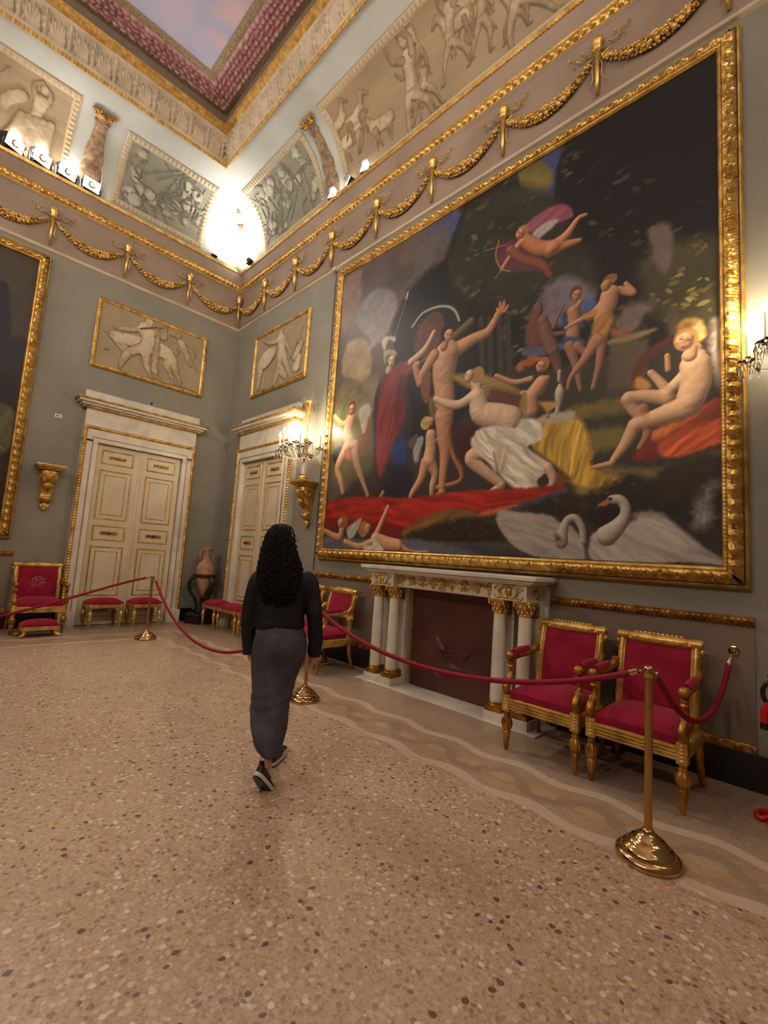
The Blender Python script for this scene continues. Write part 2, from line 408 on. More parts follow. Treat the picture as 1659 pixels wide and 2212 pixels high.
for k in 'rflb':
    det = k in 'rf'
    # frieze field with its pale lower fillet
    mb = MB(); strip(mb, k, [(.0, 6.08), (.03, 6.10), (.035, 6.13), (.02, 6.15)], ds=2)
    trim(mb, M_pale)
    trim(strip(MB(), k, [(.02, 6.15), (.02, 6.84), (.035, 6.90)], ds=2), M_frieze)
    # cornice
    def corn(s, v):
        h = np.zeros_like(s)
        h = np.where((v >= 2) & (v <= 3), egg(s, v, .026, .088, 2.02, 2.98), h)
        h = np.where((v > 6) & (v < 7), .012*(np.sin(s*2*PI/.045) > 0), h)
        h = h
        return h
    prof = [(.035, 6.90), (.06, 6.945), (.06, 6.965), (.085, 7.045), (.075, 7.06), (.085, 7.075), (.13, 7.285), (.145, 7.295), (.155, 7.335), (.155, 7.345), (-.02, 7.345)]
    mm = [1, 0, 0, 0, 0, 1, 2, 0, 0, 1]
    # segments: 0 pale cyma,1 fillet,2 eggs,3.. bead,5 broad taupe cyma,6 dentil
    strip_m = MB(); strip(strip_m, k, prof, ds=.011 if det else .5, orn=corn if det else None, sub=[2, 1, 7, 1, 2, 4, 3, 1, 1, 1] if det else 1, m=[0, 1, 1, 1, 1, 0, 1, 1, 0, 0])
    trim(strip_m, [M_frieze, M_gold], angle=60)
    # cove
    obj('ceiling', strip(MB(), k, COVE, ds=2, sub=2), M_cove, kind='structure', angle=180)
    # upper cornice with acanthus
    def acan(s, v):
        y = v-3; q = ((s/.30) % 1-.5)*2; n = 0
        fan = np.hypot(q*1.25, y*1.05+.05); an = np.arctan2(q*1.25, y*1.05+.05)
        palm = np.where(fan < .86, .030+.034*np.abs(np.cos(an*6.5))*fan, 0)*(np.abs(an) < 1.45)
        q2 = ((s/.30+.5) % 1-.5)*2; leafb = np.where(np.abs(q2) < .34*np.sin(np.clip(y*.9+.1, 0, 1)*PI), .075*(1-np.abs(q2)/.4)*(.7+.3*np.cos(y*24)), 0)
        r = np.hypot(np.abs(q)-.62, y-.62); curl = .045*np.exp(-((r-.17)/.06)**2)
        return np.maximum(np.maximum(palm, leafb), curl)
    def up_orn(s, v):
        h = np.where((v > 0) & (v < 2), .016*np.abs(np.sin(s*PI/.05)), 0)
        h = np.where((v > 3) & (v < 4), acan(s, v), h)
        h = np.where((v > 5) & (v < 7), .010*np.abs(np.sin(s*PI/.06)), h)
        return h
    up = [(1.06, 8.58), (1.075, 8.56), (1.10, 8.60), (1.10, 8.66), (1.155, 9.06), (1.17, 9.10), (1.20, 9.13), (1.235, 9.16), (1.25, 9.22), (1.24, 9.40)]
    G2 = MB(); strip(G2, k, up, ds=.013 if det else .5, orn=up_orn if det else None, sub=[2, 2, 1, 12, 1, 1, 2, 2, 1] if det else 1, m=[1, 1, 0, 0, 0, 1, 1, 1, 2])
    trim(G2, [M_pale, M_goldp, M_dado], angle=70)
# flat of the ceiling: leaf band with borders round a painted sky
M_leafband = noise_col(mat('rose_leaf_band', rgb(176, 126, 128), .8), rgb(172, 120, 126), rgb(208, 158, 158), 9, 3)
M_border = noise_col(mat('grey_gold_border', rgb(150, 130, 100), .8), rgb(128, 110, 84), rgb(168, 146, 112), 30, 2)
M_sky = mat('painted_sky', rgb(180, 160, 165), .85)
def sky_nodes():
    nt = M_sky.node_tree; N = nt.nodes; L = nt.links
    g = N.new('ShaderNodeNewGeometry'); n = N.new('ShaderNodeTexNoise'); n.inputs['Scale'].default_value = .55; n.inputs['Detail'].default_value = 3; n.inputs['Distortion'].default_value = .6
    mp = N.new('ShaderNodeMapping'); mp.inputs['Scale'].default_value = (1.6, 1, 1); mp.inputs['Location'].default_value = (3.1, 1.4, 0); mp.inputs['Rotation'].default_value = (0, 0, .5)
    r = N.new('ShaderNodeValToRGB'); e = r.color_ramp.elements
    e[0].position = .3; e[0].color = rgb(206, 168, 172); e[1].position = .7; e[1].color = rgb(214, 180, 176)
    q = e.new(.46); q.color = rgb(206, 176, 182); q = e.new(.53); q.color = rgb(168, 170, 196)
    L.new(g.outputs['Position'], mp.inputs[0]); L.new(mp.outputs[0], n.inputs['Vector']); L.new(n.outputs[0], r.inputs[0]); L.new(r.outputs[0], N['Principled BSDF'].inputs['Base Color'])
sky_nodes()
def wv_edge(s): return .035*np.sin(s*2.1)
for k in 'rflb':
    det = k in 'rf'
    f = side(k); L_ = LEN[k]
    o_ = np.concatenate([[1.24, 1.27], np.linspace(1.30, 1.68, 26), [1.70, 1.73, 1.80]]); nv = len(o_)
    ns = int(L_/.02) if det else 20
    if not det: o_ = np.array([1.24, 1.30, 1.70, 1.80]); nv = 4
    tt = np.linspace(0, 1, ns); P = np.zeros((ns, nv, 3)); cells = noise2(ns, nv, 2, 4, 5)
    for j, o in enumerate(o_):
        s = o+(L_-2*o)*tt
        inb = (o >= 1.30) & (o <= 1.68)
        z = 9.40-(.045*np.abs(np.sin(s*PI/.11+(1.57 if int((o-1.3)/.075) % 2 else 0)+1.5*np.sin(s*5.1+o*9)+.8*np.sin(s*13+o*31)))*np.abs(np.sin((o-1.3)*PI/.075)) if inb else (.01 if o > 1.69 and o < 1.75 else 0))
        X, Y, Z = f(s, np.full_like(s, o), z+0*s); P[:, j] = np.stack([X, Y, Z], 1)
    mb = MB()
    i1 = np.searchsorted(o_, 1.299); i2 = np.searchsorted(o_, 1.679)
    mb.grid(P[:, :i1+1], m=1); mb.grid(P[:, i1:i2+1], m=0); mb.grid(P[:, i2:], m=1)
    trim(mb, [M_leafband, M_border], angle=180)
obj('ceiling', MB().add([(-1.78, -1.78, 9.405), (-W+1.78, -1.78, 9.405), (-W+1.78, -D+1.78, 9.405), (-1.78, -D+1.78, 9.405)], [(0, 1, 2, 3)]), M_sky, kind='structure', smooth=False)
obj('ceiling', MB().box((-W/2, -D/2, 9.6), (W+.6, D+.6, .2)), M_cove, kind='structure', smooth=False)
# outer shell above the cornice so that no light leaks
for c, d in (((.28, -D/2, 8.4), (.1, D+.6, 2.4)), ((-W-.28, -D/2, 8.4), (.1, D+.6, 2.4)), ((-W/2, .28, 8.4), (W+.6, .1, 2.4)), ((-W/2, -D-.28, 8.4), (W+.6, .1, 2.4))):
    trim(MB().box(c, d), M_cove, smooth=False)
# skirting, dado and chair rail
def bx(mb, k, s0, s1, o0, o1, z0, z1, m=0):
    f = side(k); a = f(s0, o0, z0); b = f(s1, o1, z1)
    return mb.box([(a[i]+b[i])/2 for i in range(3)], [abs(b[i]-a[i]) for i in range(3)], m=m)
obj('baseboard_right', bx(bx(bx(MB(), 'r', 0, .72, 0, .03, 0, .24), 'r', 2.68, 4.9, 0, .03, 0, .24), 'r', 7.15, 9.4, 0, .03, 0, .24), M_black, kind='structure')
obj('baseboard_far', bx(bx(MB(), 'f', .03, .66, 0, .03, 0, .24), 'f', 2.58, W, 0, .03, 0, .24), M_black, kind='structure')
def rail_orn(s, v): return np.where((v >= 1) & (v <= 2), .012*np.abs(np.sin(s*PI/.035)), 0)
for k, a, b in (('r', 3.43, 4.95), ('r', 7.14, 8.63), ('f', 3.25, 9.0)):
    trim(bx(MB(), k, a, b, 0, .012, .29, 1.12), M_dado, smooth=False)
    trim(strip(MB(), k, [(0, 1.115), (.02, 1.12), (.035, 1.155), (.02, 1.175), (0, 1.18)], ds=.009, orn=rail_orn, sub=[1, 4, 1, 1], s0=a, s1=b), M_goldd, angle=60)
    trim(strip(MB(), k, [(.03, .24), (.035, .245), (.03, .30), (.02, .305), (0, .305)], ds=.012, orn=lambda s, v: np.where((v >= 1) & (v <= 2), .012*np.maximum(0, np.sin(s*PI/.05)*np.cos((v-1.5)*PI)), 0), sub=[1, 6, 1, 1], s0=a, s1=b), M_goldd, angle=60)
